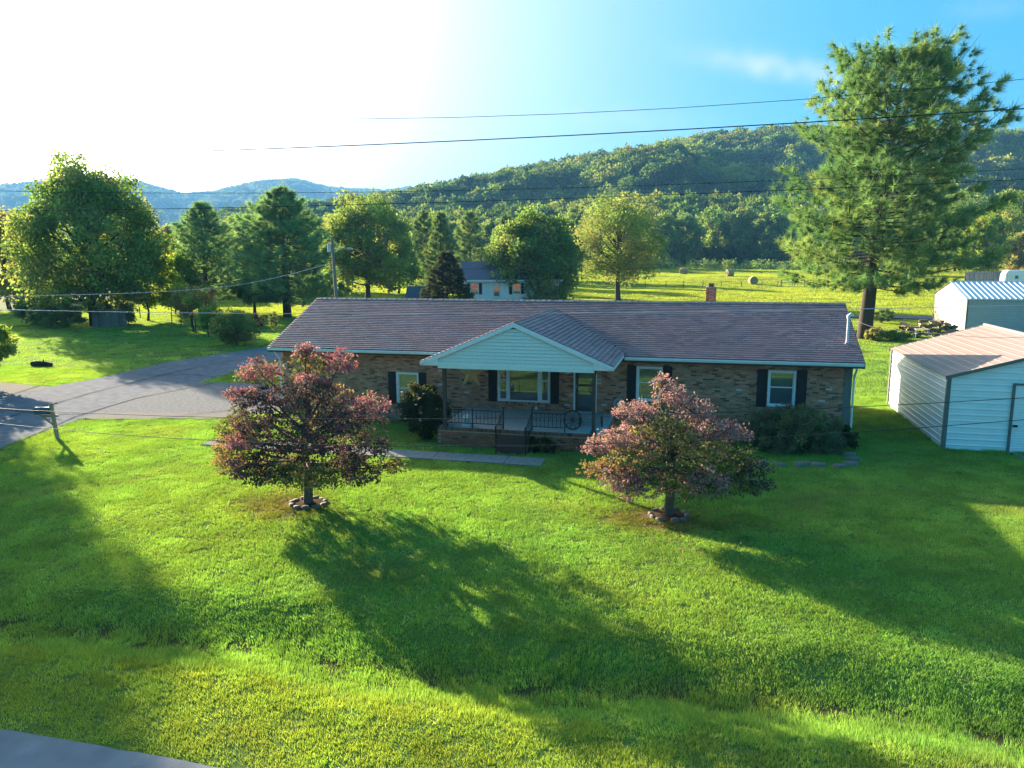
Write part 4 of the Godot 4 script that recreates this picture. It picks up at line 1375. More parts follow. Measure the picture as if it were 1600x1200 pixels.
# ------------------------------------------------------------------ yard things
func yard() -> void:
	var W := Color.WHITE
	# mailbox on its leaning post
	var t := thing("mailbox", "grey mailbox on a leaning wooden post beside the street", "mailbox", G(-16.59, 5.88), 0.25)
	var b := MB.new()
	var lean := Basis(Vector3.BACK, 0.09)
	box(b, lean * Vector3(0, 0.56, 0), Vector3(0.10, 1.36, 0.10), Color(0.48, 0.36, 0.22), lean)
	tube(b, [lean * Vector3(0, 1.24, 0), lean * Vector3(0, 1.29, 0)], [0.07, 0.02], 4, Color(0.26, 0.18, 0.10))
	mi(t, "post", b.mesh(), M.wood)
	b = MB.new()
	box(b, lean * Vector3(-0.13, 0.86, 0), Vector3(0.62, 0.07, 0.07), Color(0.42, 0.31, 0.19), Basis.IDENTITY)
	mi(t, "arm", b.mesh(), M.wood)
	b = MB.new()
	tube(b, [lean * Vector3(-0.02, 0.5, 0), lean * Vector3(-0.36, 0.84, 0)], [0.045, 0.045], 4, Color(0.42, 0.31, 0.19))
	mi(t, "brace", b.mesh(), M.wood)
	b = MB.new()
	var arch := PackedVector2Array([Vector2(-0.11, 0)])
	for k in 9: arch.append(Vector2(-0.11 * cos(PI * k / 8.0), 0.15 + 0.11 * sin(PI * k / 8.0)))
	arch.append(Vector2(0.11, 0))
	slab(b, arch, Vector3(-0.66, 0.91, 0), Vector3(0, 0, 1), Vector3.UP, Vector3(0.5, 0, 0), Color(0.22, 0.22, 0.23))
	var bx := mi(t, "box", b.mesh(), M.metal_grey)
	b = MB.new()
	slab(b, arch, Vector3(-0.675, 0.91, 0), Vector3(0, 0, 0.96), Vector3.UP * 0.97, Vector3(0.014, 0, 0), Color(0.1, 0.1, 0.1))
	mi(bx, "lid", b.mesh(), M.metal_grey)
	# dogwoods
	var red := [Color(0.330, 0.131, 0.144), Color(0.380, 0.200, 0.204), Color(0.270, 0.121, 0.150), Color(0.340, 0.221, 0.192)]
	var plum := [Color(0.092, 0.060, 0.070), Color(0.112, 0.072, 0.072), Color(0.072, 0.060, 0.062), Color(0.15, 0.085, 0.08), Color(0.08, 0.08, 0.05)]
	var gold := [Color(0.34, 0.24, 0.085), Color(0.29, 0.23, 0.09), Color(0.36, 0.28, 0.10), Color(0.24, 0.21, 0.075)]
	var green := [Color(0.125, 0.155, 0.050), Color(0.17, 0.19, 0.06), Color(0.10, 0.13, 0.048), Color(0.21, 0.21, 0.07)]
	var pink := [Color(0.407, 0.252, 0.246), Color(0.446, 0.291, 0.263), Color(0.369, 0.199, 0.207), Color(0.388, 0.281, 0.213), Color(0.310, 0.204, 0.190)]
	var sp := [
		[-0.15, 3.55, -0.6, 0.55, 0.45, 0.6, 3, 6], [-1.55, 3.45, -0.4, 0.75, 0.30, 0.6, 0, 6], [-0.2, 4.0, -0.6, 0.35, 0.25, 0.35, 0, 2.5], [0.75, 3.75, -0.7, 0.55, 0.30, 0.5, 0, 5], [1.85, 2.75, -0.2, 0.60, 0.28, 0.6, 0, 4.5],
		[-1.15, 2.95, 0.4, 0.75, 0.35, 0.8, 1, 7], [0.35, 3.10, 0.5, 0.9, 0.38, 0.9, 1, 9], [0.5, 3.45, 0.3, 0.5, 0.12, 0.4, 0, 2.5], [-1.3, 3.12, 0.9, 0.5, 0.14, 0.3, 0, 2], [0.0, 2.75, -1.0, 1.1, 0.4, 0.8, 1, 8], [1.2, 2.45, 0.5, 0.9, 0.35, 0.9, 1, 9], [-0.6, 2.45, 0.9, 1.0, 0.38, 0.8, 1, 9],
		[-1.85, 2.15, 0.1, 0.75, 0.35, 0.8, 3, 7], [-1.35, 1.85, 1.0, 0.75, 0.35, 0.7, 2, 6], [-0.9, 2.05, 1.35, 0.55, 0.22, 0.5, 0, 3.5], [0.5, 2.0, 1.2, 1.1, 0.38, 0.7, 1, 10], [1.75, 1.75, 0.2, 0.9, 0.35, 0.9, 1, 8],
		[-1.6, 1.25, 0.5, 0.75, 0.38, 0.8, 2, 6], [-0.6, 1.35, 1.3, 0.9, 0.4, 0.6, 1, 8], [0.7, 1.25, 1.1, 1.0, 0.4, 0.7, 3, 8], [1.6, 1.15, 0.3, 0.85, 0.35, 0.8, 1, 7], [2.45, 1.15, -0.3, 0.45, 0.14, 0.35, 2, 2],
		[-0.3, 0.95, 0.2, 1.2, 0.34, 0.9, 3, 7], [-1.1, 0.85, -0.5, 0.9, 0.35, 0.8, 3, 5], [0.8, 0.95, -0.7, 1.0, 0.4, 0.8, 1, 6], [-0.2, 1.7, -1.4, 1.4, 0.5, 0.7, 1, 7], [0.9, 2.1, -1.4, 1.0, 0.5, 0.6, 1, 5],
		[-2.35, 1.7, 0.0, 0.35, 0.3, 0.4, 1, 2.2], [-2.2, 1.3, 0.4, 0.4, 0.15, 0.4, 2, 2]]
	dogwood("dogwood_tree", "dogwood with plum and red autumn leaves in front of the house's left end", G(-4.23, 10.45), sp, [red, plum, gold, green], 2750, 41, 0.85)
	var sq := [
		[-0.05, 3.05, -0.4, 0.5, 0.28, 0.5, 4, 5], [-0.30, 3.35, -0.5, 0.22, 0.18, 0.22, 4, 1.5], [-0.85, 2.70, -0.1, 0.75, 0.22, 0.6, 4, 6], [0.55, 2.75, -0.2, 0.65, 0.25, 0.6, 4, 6], [1.35, 2.30, 0.0, 0.75, 0.22, 0.6, 4, 6], [1.05, 2.45, 0.3, 0.8, 0.25, 0.6, 0, 5],
		[-1.15, 2.10, 0.2, 0.75, 0.26, 0.6, 4, 7], [-0.2, 2.35, 0.5, 0.9, 0.30, 0.7, 3, 8], [0.6, 2.05, 0.8, 0.85, 0.32, 0.7, 2, 8], [-1.75, 1.80, 0.1, 0.6, 0.20, 0.5, 4, 5], [-0.85, 1.75, 0.8, 0.8, 0.28, 0.6, 2, 7],
		[1.35, 1.75, 0.3, 0.85, 0.35, 0.7, 3, 8], [1.9, 1.4, 0.0, 0.6, 0.35, 0.6, 1, 5], [-1.75, 1.25, 0.3, 0.65, 0.20, 0.5, 2, 5], [-1.15, 1.20, 0.8, 0.65, 0.26, 0.6, 4, 6], [0.1, 1.45, 1.0, 1.0, 0.34, 0.5, 3, 8],
		[0.9, 1.25, 0.9, 0.8, 0.3, 0.5, 4, 6], [-1.05, 1.05, 0.8, 0.5, 0.36, 0.5, 0, 4], [-0.4, 1.05, 0.7, 0.9, 0.3, 0.6, 4, 6], [0.5, 1.05, 0.6, 1.0, 0.32, 0.7, 3, 7], [1.5, 1.15, 0.4, 0.8, 0.32, 0.6, 3, 5], [0.2, 1.5, -0.9, 1.5, 0.5, 0.6, 3, 8], [0.9, 2.0, -0.7, 0.9, 0.4, 0.5, 4, 4], [-0.9, 1.9, -0.7, 0.9, 0.35, 0.5, 4, 4], [2.15, 1.05, 0.2, 0.45, 0.22, 0.4, 1, 2.5]]
	dogwood("dogwood_tree", "dogwood with salmon pink autumn leaves in front of the house's right half", G(5.0, 9.2), sq, [red, plum, gold, green, pink], 2150, 42, 0.95)
	stone_ring("ring of rough stones around the trunk of the plum dogwood", G(-4.23, 10.45), 0.44, 11, 5)
	stone_ring("ring of pale stones around the trunk of the salmon pink dogwood", G(5.0, 9.2), 0.46, 10, 6)
	# bushes by the house
	var rb := broadleaf("rose_bush", "dark rose bush with a few pale flowers at the porch's left corner", "rose bush", G(-3.75, 3.0), {"seed": 51, "h": 2.05, "rx": 0.95, "rz": 0.75, "cb": 0.02, "n": 420, "per": 24, "leaf": 0.075, "lobes": 16, "tr": 0.03, "pal": [Color(0.05, 0.075, 0.03), Color(0.065, 0.09, 0.036), Color(0.042, 0.06, 0.03), Color(0.085, 0.085, 0.05)]})
	for k in 12:
		var a := rng.randf() * TAU
		b = MB.new()
		var p := Vector3(cos(a) * 0.8 * sqrt(rng.randf()), rng.randf_range(0.7, 2.0), 0.35 + 0.4 * rng.randf())
		for q in 7:
			var d := Vector3(cos(TAU * q / 7), 0.35, sin(TAU * q / 7)) * 0.045
			b.tri(p, p + d + Vector3(0.02, 0.02, 0), p + d.rotated(Vector3.UP, 0.9) + Vector3(0, 0.03, 0), [Color(0.7, 0.62, 0.6), Color(0.6, 0.3, 0.32), Color(0.72, 0.7, 0.66)][k % 3])
		mi(rb, "flower", b.mesh(), M.leaf)
	broadleaf("weeping_shrub", "low spreading dark green shrub under the right hand window", "shrub", G(8.75, 1.55), {"seed": 52, "h": 1.42, "rx": 1.75, "rz": 1.1, "cb": 0.02, "n": 620, "per": 26, "leaf": 0.12, "fat": 0.24, "droop": 0.9, "lobes": 22, "lr": 0.42, "tr": 0.07, "clump": 0.9, "hang": 0.5, "pal": [Color(0.16, 0.20, 0.095), Color(0.20, 0.21, 0.11), Color(0.13, 0.17, 0.085), Color(0.24, 0.19, 0.12)]})
	rng.seed = 9
	broadleaf("corner_plant", "low leafy plants at the house's right corner beside the downspout", "plant", G(10.3, 1.3), {"seed": 53, "h": 0.75, "rx": 0.55, "rz": 0.5, "cb": 0.0, "n": 60, "per": 20, "leaf": 0.11, "lobes": 7, "tr": 0.01, "pal": [Color(0.05, 0.08, 0.025), Color(0.07, 0.10, 0.03)]})
	broadleaf("foundation_plant", "small green plant at the foot of the porch wall right of the steps", "plant", G(0.75, 4.0), {"seed": 54, "h": 0.55, "rx": 0.5, "rz": 0.25, "cb": 0.0, "n": 50, "per": 18, "leaf": 0.08, "lobes": 7, "tr": 0.008, "pal": [Color(0.05, 0.08, 0.025), Color(0.04, 0.06, 0.02)]})
	# flat stones along the bed
	var sb := thing("stone_edging", "row of flat pale stones edging the bed below the right window", "edging")
	var spots := [[6.55, 3.75], [7.05, 4.0], [7.6, 3.95], [8.15, 3.85], [8.75, 3.8], [9.3, 3.65], [9.85, 3.7], [10.25, 3.4], [10.42, 2.8], [10.4, 2.2], [7.3, 3.7], [9.0, 3.55]]
	for q in spots:
		mi(sb, "stone", stone_mesh(rng.randf_range(0.42, 0.62), rng.randf_range(0.06, 0.13), rng.randf_range(0.25, 0.4)), M.stone, Transform3D(Basis(Vector3.UP, rng.randf_range(-0.4, 0.4)), G(q[0], q[1])))
	# porch things
	t = thing("barn_star", "tan five pointed metal barn star hung on the porch's brick wall", "wall star", Vector3(-2.88, 1.93, 0.03))
	for k in 5:
		b = MB.new()
		var a := PI / 2 + TAU * k / 5
		var tip := Vector3(cos(a), sin(a), 0) * 0.60
		var c := Vector3(0, 0, 0.13)
		for s in [-1.0, 1.0]:
			var e := Vector3(cos(a + s * PI / 5), sin(a + s * PI / 5), 0) * 0.235
			b.tri(c, tip, e, W)
			b.tri(Vector3.ZERO, tip, e, W)
		mi(t, "point", b.mesh(), M.gold)
	t = thing("porch_lantern", "white arched lantern standing on the porch floor by the railing", "lantern", Vector3(-2.12, 0.60, 3.15))
	b = MB.new()
	box2(b, Vector3(-0.13, 0, -0.09), Vector3(0.13, 0.04, 0.09), W)
	for q in [[-0.12, -0.08], [0.1, -0.08], [-0.12, 0.06], [0.1, 0.06]]: box2(b, Vector3(q[0], 0.04, q[1]), Vector3(q[0] + 0.02, 0.26, q[1] + 0.02), W)
	mi(t, "frame", b.mesh(), M.white)
	b = MB.new()
	var ar := PackedVector2Array()
	for k in 9: ar.append(Vector2(-0.14 * cos(PI * k / 8.0), 0.26 + 0.13 * sin(PI * k / 8.0)))
	slab(b, ar, Vector3(0, 0, -0.1), Vector3.RIGHT, Vector3.UP, Vector3(0, 0, 0.2), W)
	mi(t, "arched_top", b.mesh(), M.white)
	b = MB.new()
	box2(b, Vector3(-0.1, 0.045, -0.06), Vector3(0.1, 0.25, 0.055), Color(0.5, 0.52, 0.55))
	mi(t, "pane", b.mesh(), M.white)
	t = thing("wagon_wheel", "dark wooden wagon wheel leaning beside the porch railing", "wheel", Vector3(1.55, 0.60, 2.95), 0.35)
	b = MB.new()
	var ring := []
	var rad := []
	for k in 25:
		ring.append(Vector3(cos(TAU * k / 24) * 0.30, 0.33 + sin(TAU * k / 24) * 0.30, -0.1 * sin(TAU * k / 24)))
		rad.append(0.026)
	tube(b, ring, rad, 6, Color(0.09, 0.06, 0.045), false)
	mi(t, "rim", b.mesh(), M.wood)
	b = MB.new()
	tube(b, [Vector3(0, 0.33, -0.05), Vector3(0, 0.33, 0.06)], [0.06, 0.05], 10, Color(0.08, 0.055, 0.04))
	mi(t, "hub", b.mesh(), M.wood)
	for k in 10:
		b = MB.new()
		var a := TAU * k / 10
		tube(b, [Vector3(0, 0.33, 0), Vector3(cos(a) * 0.29, 0.33 + sin(a) * 0.29, -0.1 * sin(a))], [0.016, 0.013], 5, Color(0.1, 0.065, 0.045))
		mi(t, "spoke", b.mesh(), M.wood)
	t = thing("porch_bench", "low dark wooden bench with pale slats on the porch by the door", "bench", Vector3(2.05, 0.60, 2.2), 0.2)
	for k in 4:
		b = MB.new()
		box2(b, Vector3(-0.45, 0.36, -0.2 + k * 0.11), Vector3(0.45, 0.39, -0.11 + k * 0.11), Color(0.34, 0.30, 0.28))
		mi(t, "slat", b.mesh(), M.wood)
	for q in [[-0.4, -0.18], [0.36, -0.18], [-0.4, 0.16], [0.36, 0.16]]:
		b = MB.new()
		box2(b, Vector3(q[0], 0, q[1]), Vector3(q[0] + 0.05, 0.36, q[1] + 0.05), Color(0.09, 0.06, 0.05))
		mi(t, "leg", b.mesh(), M.wood)
	t = thing("garden_hose", "coiled pale grey garden hose hung on the brick wall by the door", "hose", Vector3(2.82, 1.0, 0.08))
	b = MB.new()
	var coil := []
	var cr := []
	for k in 97:
		var a := TAU * k / 24
		var r := 0.20 + 0.02 * sin(a * 0.37) - 0.012 * (k / 24)
		coil.append(Vector3(cos(a) * r * 0.95, sin(a) * r, 0.05 + 0.02 * (k / 24) + 0.01 * sin(a * 1.7)))
		cr.append(0.014)
	tube(b, coil, cr, 6, Color(0.42, 0.44, 0.48))
	mi(t, "coil", b.mesh(), M.plain)
	b = MB.new()
	tube(b, [Vector3(0, 0, -0.07), Vector3(0, 0, 0.1)], [0.13, 0.13], 12, Color(0.2, 0.2, 0.21))
	mi(t, "hanger", b.mesh(), M.plain)
	t = thing("wooden_stand", "weathered wooden stand against the wall left of the rose bush", "stand", Vector3(-5.35, 0, 0.75))
	for q in [[-0.3, -0.2], [0.26, -0.2], [-0.3, 0.2], [0.26, 0.2]]:
		b = MB.new()
		box2(b, Vector3(q[0], -0.1, q[1]), Vector3(q[0] + 0.05, 0.62, q[1] + 0.05), Color(0.30, 0.25, 0.20))
		mi(t, "leg", b.mesh(), M.wood)
	b = MB.new()
	box2(b, Vector3(-0.36, 0.62, -0.26), Vector3(0.37, 0.66, 0.31), Color(0.30, 0.26, 0.22))
	mi(t, "top", b.mesh(), M.wood)
	# rotten log on the far lawn, firewood stack
	t = thing("fallen_log", "short dark log lying on the sunny lawn across the street", "log", G(-32.5, -9.35), 0.05)
	b = MB.new()
	tube(b, [Vector3(-0.65, 0.14, 0), Vector3(-0.2, 0.17, 0.03), Vector3(0.3, 0.15, -0.02), Vector3(0.68, 0.12, 0.02)], [0.15, 0.18, 0.16, 0.12], 9, Color(0.06, 0.045, 0.035))
	mi(t, "bark", b.mesh(), M.bark)
	b = MB.new()
	tube(b, [Vector3(0.1, 0.2, 0), Vector3(0.25, 0.42, 0.1)], [0.05, 0.03], 6, Color(0.07, 0.05, 0.04))
	mi(t, "branch_stub", b.mesh(), M.bark)
	rng.seed = 61
	t = thing("firewood_stack", "rough stack of split firewood left of the grey garage", "firewood", Vector3(20.9, 0, -37.6), -0.12)
	for k in 150:
		b = MB.new()
		var px := rng.randf_range(0.0, 4.0)
		var top := 1.35 - 0.25 * absf(px - 2.3) + 0.1 * sin(px * 5.0)
		var r := rng.randf_range(0.07, 0.14)
		var py := rng.randf() * top
		var d := Vector3(rng.randf_range(-0.5, 0.5), rng.randf_range(-0.25, 0.25), 1.0).normalized() * 0.24
		if rng.randf() < 0.25: d = Vector3(1, rng.randf_range(-0.4, 0.4), 0.3).normalized() * 0.24
		var p := Vector3(px, py + r, rng.randf_range(-0.5, 0.3))
		tube(b, [p - d, p + d], [r, r * 0.9], 6, vary([Color(0.62, 0.47, 0.30), Color(0.34, 0.26, 0.18), Color(0.55, 0.42, 0.28), Color(0.24, 0.18, 0.14)][k % 4], 0.2))
		mi(t, "log", b.mesh(), M.wood)
	t = thing("metal_table", "small pale metal frame table standing in front of the firewood", "table", Vector3(22.3, 0, -36.7))
	b = MB.new()
	box2(b, Vector3(-0.5, 0.72, -0.3), Vector3(0.5, 0.76, 0.3), Color(0.5, 0.5, 0.5))
	mi(t, "top", b.mesh(), M.plain)
	for q in [[-0.47, -0.27], [0.44, -0.27], [-0.47, 0.24], [0.44, 0.24]]:
		b = MB.new()
		box2(b, Vector3(q[0], 0, q[1]), Vector3(q[0] + 0.04, 0.72, q[1] + 0.04), Color(0.5, 0.5, 0.5))
		mi(t, "leg", b.mesh(), M.plain)
	# hay bales
	for q in [[12.1, -156.0, 0.5, "round hay bale seen from its side behind the field fence"], [15.7, -131.0, 1.75, "round hay bale turned end on close behind the field fence"], [1.5, -172.0, 0.9, "small distant hay bale at the left of the hay field"]]:
		var hb := thing("hay_bale", q[3], "hay bale", G(q[0], q[1]), q[2], "hay bales in the field")
		b = MB.new()
		tube(b, [Vector3(-0.75, 0.8, 0), Vector3(-0.72, 0.8, 0), Vector3(0.72, 0.8, 0), Vector3(0.75, 0.8, 0)], [0.76, 0.82, 0.82, 0.76], 20, W)
		mi(hb, "roll", b.mesh(), M.hay)
		b = MB.new()
		for s in [-1.0, 1.0]:
			var sp2 := []
			var sr := []
			for k in 60:
				var a := k * 0.42
				sp2.append(Vector3(s * 0.76, 0.8 + sin(a) * 0.012 * k, cos(a) * 0.012 * k))
				sr.append(0.03)
			tube(b, sp2, sr, 4, Color(0.8, 0.75, 0.65))
		mi(hb, "end_spiral", b.mesh(), M.hay)
	# fences
	rng.seed = 71
	post_fence("wire fence on dark posts across the middle of the hay field", [[-4.5, -120.0], [-0.7, -120.8], [2.5, -121.6], [6.1, -122.5], [9.5, -123.3], [13.2, -124.2], [17.0, -125.1], [19.9, -125.9], [23.0, -126.6], [27.0, -127.5]], 1.2, 0.07, [0.35, 0.65, 0.9], Color(0.13, 0.11, 0.09), 0.012)
	post_fence("line of thin dark posts through the shaded lawn at left", [[-52.0, -41.5], [-48.7, -38.8], [-44.4, -36.6], [-42.5, -35.5], [-39.4, -32.8], [-36.7, -29.7], [-33.3, -26.6]], 1.25, 0.05, [0.5, 0.9], Color(0.09, 0.08, 0.07), 0.006)
	board_fence("grey weathered board enclosure under the big left tree", Vector3(-49.6, 0, -32.2), Vector3(-46.9, 0, -33.5), 1.65, 12, Color(0.20, 0.19, 0.18), 72)
	board_fence("tall weathered grey board fence beyond the garage at far right", Vector3(55.9, 0, -139.8), Vector3(64.5, 0, -141.9), 2.4, 34, Color(0.30, 0.29, 0.27), 73)
	post_fence("short rail fence end beside the hay bale near the pine", [[20.5, -125.8], [22.6, -126.3], [24.8, -126.8]], 1.4, 0.09, [0.55, 0.9], Color(0.16, 0.13, 0.10), 0.06)

# ------------------------------------------------------------------ trees
const ORDER := ["leftmost", "second", "third", "fourth", "fifth", "sixth", "seventh", "eighth", "ninth", "tenth", "eleventh", "twelfth", "thirteenth"]

# how many of these (x, z) lie further left in the view than (x, z)
func place_in_row(x: float, z: float, others: Array) -> String:
	var n := 0
	for q in others:
		if (q[0] - 5.55) / (27.9 - q[1]) < (x - 5.55) / (27.9 - z) - 0.00001: n += 1
	return ORDER[mini(n, 12)]

func trees() -> void:
	var mid := [Color(0.197, 0.300, 0.081), Color(0.246, 0.350, 0.098), Color(0.163, 0.259, 0.081), Color(0.312, 0.383, 0.102)]
	var lime := [Color(0.216, 0.309, 0.043), Color(0.270, 0.346, 0.055), Color(0.172, 0.263, 0.043), Color(0.324, 0.356, 0.058)]
	var olive := [Color(0.279, 0.300, 0.114), Color(0.371, 0.346, 0.135), Color(0.234, 0.268, 0.108), Color(0.464, 0.392, 0.153)]
	var dark := [Color(0.154, 0.236, 0.086), Color(0.204, 0.282, 0.094), Color(0.133, 0.205, 0.078), Color(0.241, 0.300, 0.086)]
	var pine := [Color(0.045, 0.085, 0.030), Color(0.060, 0.105, 0.032), Color(0.038, 0.070, 0.028), Color(0.085, 0.125, 0.032)]
	var blue := [Color(0.226, 0.350, 0.154), Color(0.285, 0.422, 0.182), Color(0.178, 0.282, 0.130)]
	var rust := [Color(0.336, 0.168, 0.084), Color(0.280, 0.210, 0.070), Color(0.378, 0.238, 0.112), Color(0.182, 0.182, 0.056)]
	# the tall pine right of the house
	conifer("tall_pine", "very tall green pine towering right of the house", "pine tree", Vector3(18.0, 0, -35.5), {"seed": 101, "h": 20.6, "r": 8.9, "cb": 4.0, "tr": 0.50, "branches": 200, "even": 0.95, "lean": Vector3(1.3, 0, 0.3), "prof": [0.76, 0.88, 0.90, 0.88, 0.86, 0.84, 0.80, 0.73, 0.62, 0.46, 0.18], "rough": 0.45, "rise0": -0.10, "rise1": 0.62, "sag": 0.05, "tip": 0.16, "tufts": 34, "fan": 0.34, "bare": 0.30, "tuft": 0.68, "per": 40, "wide": 0.027, "open": 1.0, "up": 0.5, "pal": [Color(0.155, 0.270, 0.105), Color(0.20, 0.31, 0.11), Color(0.125, 0.225, 0.095), Color(0.26, 0.35, 0.12)], "solid": true})
	# left group
	broadleaf("broad_tree", "large round leafy tree over the grey board enclosure at left", "tree", Vector3(-50.4, 0, -33.4), {"seed": 111, "h": 15.4, "rx": 7.0, "cb": 0.9, "n": 1500, "per": 30, "leaf": 0.26, "lobes": 46, "shape": 0.25, "tr": 0.42, "pal": [mid[0], mid[1], mid[3], mid[2], lime[2], olive[0]]})
	broadleaf("yellowing_tree", "yellowing tree at the photo's left edge behind the large round tree", "tree", Vector3(-77.8, 0, -49.8), {"seed": 112, "h": 12.4, "rx": 5.2, "cb": 0.8, "n": 700, "per": 26, "leaf": 0.32, "lobes": 26, "pal": [olive[1], rust[1], lime[1], olive[3]]})
	broadleaf("lime_tree", "bright lime green leaning tree right of the board enclosure", "tree", Vector3(-48.6, 0, -38.5), {"seed": 113, "h": 8.4, "rx": 3.2, "cb": 1.2, "n": 420, "per": 24, "leaf": 0.25, "lobes": 20, "lr": 0.3, "lean": Vector3(-0.6, 0, 0), "tr": 0.12, "pal": lime})
	broadleaf("lime_tree", "smaller lime green tree between the board enclosure and the dark pines", "tree", Vector3(-51.5, 0, -46.5), {"seed": 114, "h": 6.8, "rx": 2.9, "cb": 0.8, "n": 330, "per": 24, "leaf": 0.25, "lobes": 18, "tr": 0.10, "pal": [lime[0], mid[3], lime[2]]})
	for q in [[-52.5, -31.2, 115, 2.2, 3.0, "dark undergrowth left of the lone post under the large round tree"], [-56.5, -33.0, 116, 2.6, 3.4, "dark undergrowth furthest left under the large round tree"], [-49.8, -35.4, 117, 2.4, 2.6, "dark undergrowth behind the grey board enclosure"]]:
		broadleaf("undergrowth_shrub", q[5], "shrub", Vector3(q[0], 0, q[1]), {"seed": q[2], "h": q[3], "rx": q[4], "rz": 1.6, "cb": 0.0, "n": 220, "per": 24, "leaf": 0.2, "lobes": 16, "tr": 0.05, "pal": dark})
	conifer("white_pine", "dark white pine left of the pair behind the street", "pine tree", Vector3(-50.7, 0, -51.2), {"seed": 121, "h": 12.6, "r": 5.2, "cb": 1.8, "tr": 0.3, "branches": 110, "prof": [0.95, 1.0, 0.95, 0.85, 0.72, 0.60, 0.44, 0.26, 0.1], "rise0": -0.05, "rise1": 0.55, "tufts": 34, "fan": 0.42, "bare": 0.25, "tuft": 0.62, "per": 26, "wide": 0.04, "pal": blue})
	conifer("white_pine", "dense dark white pine with thick trunk behind the house's left end", "pine tree", Vector3(-37.3, 0, -46.0), {"seed": 122, "h": 13.3, "r": 5.6, "cb": 1.9, "tr": 0.42, "branches": 125, "prof": [0.9, 1.0, 0.98, 0.92, 0.82, 0.70, 0.55, 0.34, 0.12], "rise0": -0.05, "rise1": 0.5, "tufts": 38, "fan": 0.42, "bare": 0.22, "tuft": 0.62, "per": 26, "wide": 0.04, "pal": blue})
	for q in [[-42.2, -47.6, 123, "low wide many stemmed tree between the two white pines"], [-35.0, -50.3, 124, "low spreading tree right of the thick pine trunk"]]:
		broadleaf("spreading_tree", q[3], "tree", Vector3(q[0], 0, q[1]), {"seed": q[2], "h": 3.9, "rx": 3.0, "rz": 2.2, "cb": 1.5, "n": 260, "per": 24, "leaf": 0.2, "lobes": 18, "tr": 0.17, "pal": dark})
	broadleaf("crabapple_tree", "small crabapple tree with rusty autumn leaves at left", "tree", Vector3(-37.0, 0, -29.8), {"seed": 125, "h": 4.1, "rx": 2.2, "cb": 1.2, "n": 330, "per": 20, "leaf": 0.13, "lobes": 18, "tr": 0.08, "pal": [rust[0], olive[3], lime[3], rust[2], olive[1]]})
	broadleaf("young_tree", "small green young tree just right of the crabapple", "tree", Vector3(-33.6, 0, -27.4), {"seed": 126, "h": 2.6, "rx": 0.95, "cb": 0.35, "n": 170, "per": 20, "leaf": 0.12, "lobes": 12, "tr": 0.04, "pal": [mid[1], mid[3], lime[2]]})
	broadleaf("vase_shrub", "large green shrub at the bend of the street", "shrub", Vector3(-27.6, 0, -21.9), {"seed": 127, "h": 2.45, "rx": 1.75, "cb": 0.05, "n": 520, "per": 22, "leaf": 0.13, "fat": 0.4, "droop": -0.3, "lobes": 26, "lr": 0.3, "shape": -0.15, "tr": 0.05, "pal": [mid[0], olive[2], mid[2], olive[0], rust[3]]})
	broadleaf("sapling", "thin pale green staked sapling beside the roof's left corner", "sapling", Vector3(-29.0, 0, -29.4), {"seed": 128, "h": 1.9, "rx": 0.42, "cb": 0.4, "n": 60, "per": 16, "leaf": 0.14, "fat": 0.25, "lobes": 8, "tr": 0.02, "pal": [Color(0.14, 0.18, 0.07), Color(0.18, 0.2, 0.09)]})
	broadleaf("red_shrub", "low red leaved shrub right of the large green shrub", "shrub", Vector3(-33.8, 0, -33.6), {"seed": 129, "h": 1.2, "rx": 1.4, "cb": 0.05, "n": 160, "per": 20, "leaf": 0.12, "lobes": 10, "tr": 0.03, "pal": [Color(0.2, 0.05, 0.05), Color(0.26, 0.08, 0.07), olive[3]]})
	broadleaf("round_tree", "full round green tree behind the utility pole", "tree", Vector3(-39.6, 0, -71.7), {"seed": 131, "h": 14.3, "rx": 7.4, "cb": 1.5, "n": 1250, "per": 30, "leaf": 0.30, "lobes": 44, "tr": 0.4, "pal": [mid[0], mid[3], mid[1], olive[2], mid[3], olive[0]]})
	conifer("dark_spruce", "tall dark spruce behind the blue spruce", "spruce tree", Vector3(-38.8, 0, -101.0), {"seed": 132, "h": 14.0, "r": 4.3, "cb": 0.8, "tr": 0.25, "branches": 110, "prof": [1.0, 0.92, 0.8, 0.68, 0.55, 0.42, 0.28, 0.12], "rise0": -0.15, "rise1": 0.25, "sag": 0.12, "tufts": 18, "tuft": 0.75, "wide": 0.055, "pal": dark})
	conifer("blue_spruce", "short dense blue spruce in front of the white house", "spruce tree", Vector3(-19.8, 0, -47.6), {"seed": 133, "h": 6.8, "r": 3.05, "cb": 0.15, "tr": 0.16, "branches": 150, "prof": [1.0, 0.97, 0.88, 0.75, 0.6, 0.44, 0.28, 0.12], "rough": 0.85, "rise0": -0.12, "rise1": 0.35, "sag": 0.05, "tufts": 22, "fan": 0.4, "bare": 0.45, "tuft": 0.34, "per": 26, "wide": 0.06, "pal": [Color(0.06, 0.07, 0.04), Color(0.075, 0.085, 0.05), Color(0.05, 0.06, 0.035)]})
	broadleaf("maple_tree", "dark green maple right of the white house", "tree", Vector3(-13.4, 0, -62.3), {"seed": 134, "h": 11.4, "rx": 5.9, "cb": 0.2, "n": 1300, "per": 28, "leaf": 0.30, "lobes": 46, "shape": 0.3, "tr": 0.32, "pal": [dark[1], mid[0], dark[3], mid[2], olive[0], mid[2]]})
	broadleaf("birch_tree", "airy drooping birch standing alone before the hay field", "tree", Vector3(-5.7, 0.3, -81.5), {"seed": 135, "h": 14.7, "rx": 6.9, "cb": 2.8, "n": 1150, "per": 26, "leaf": 0.27, "fat": 0.45, "droop": 0.9, "hang": 0.45, "lobes": 44, "tr": 0.36, "pal": [olive[0], olive[2], mid[3], mid[1], olive[0]]})
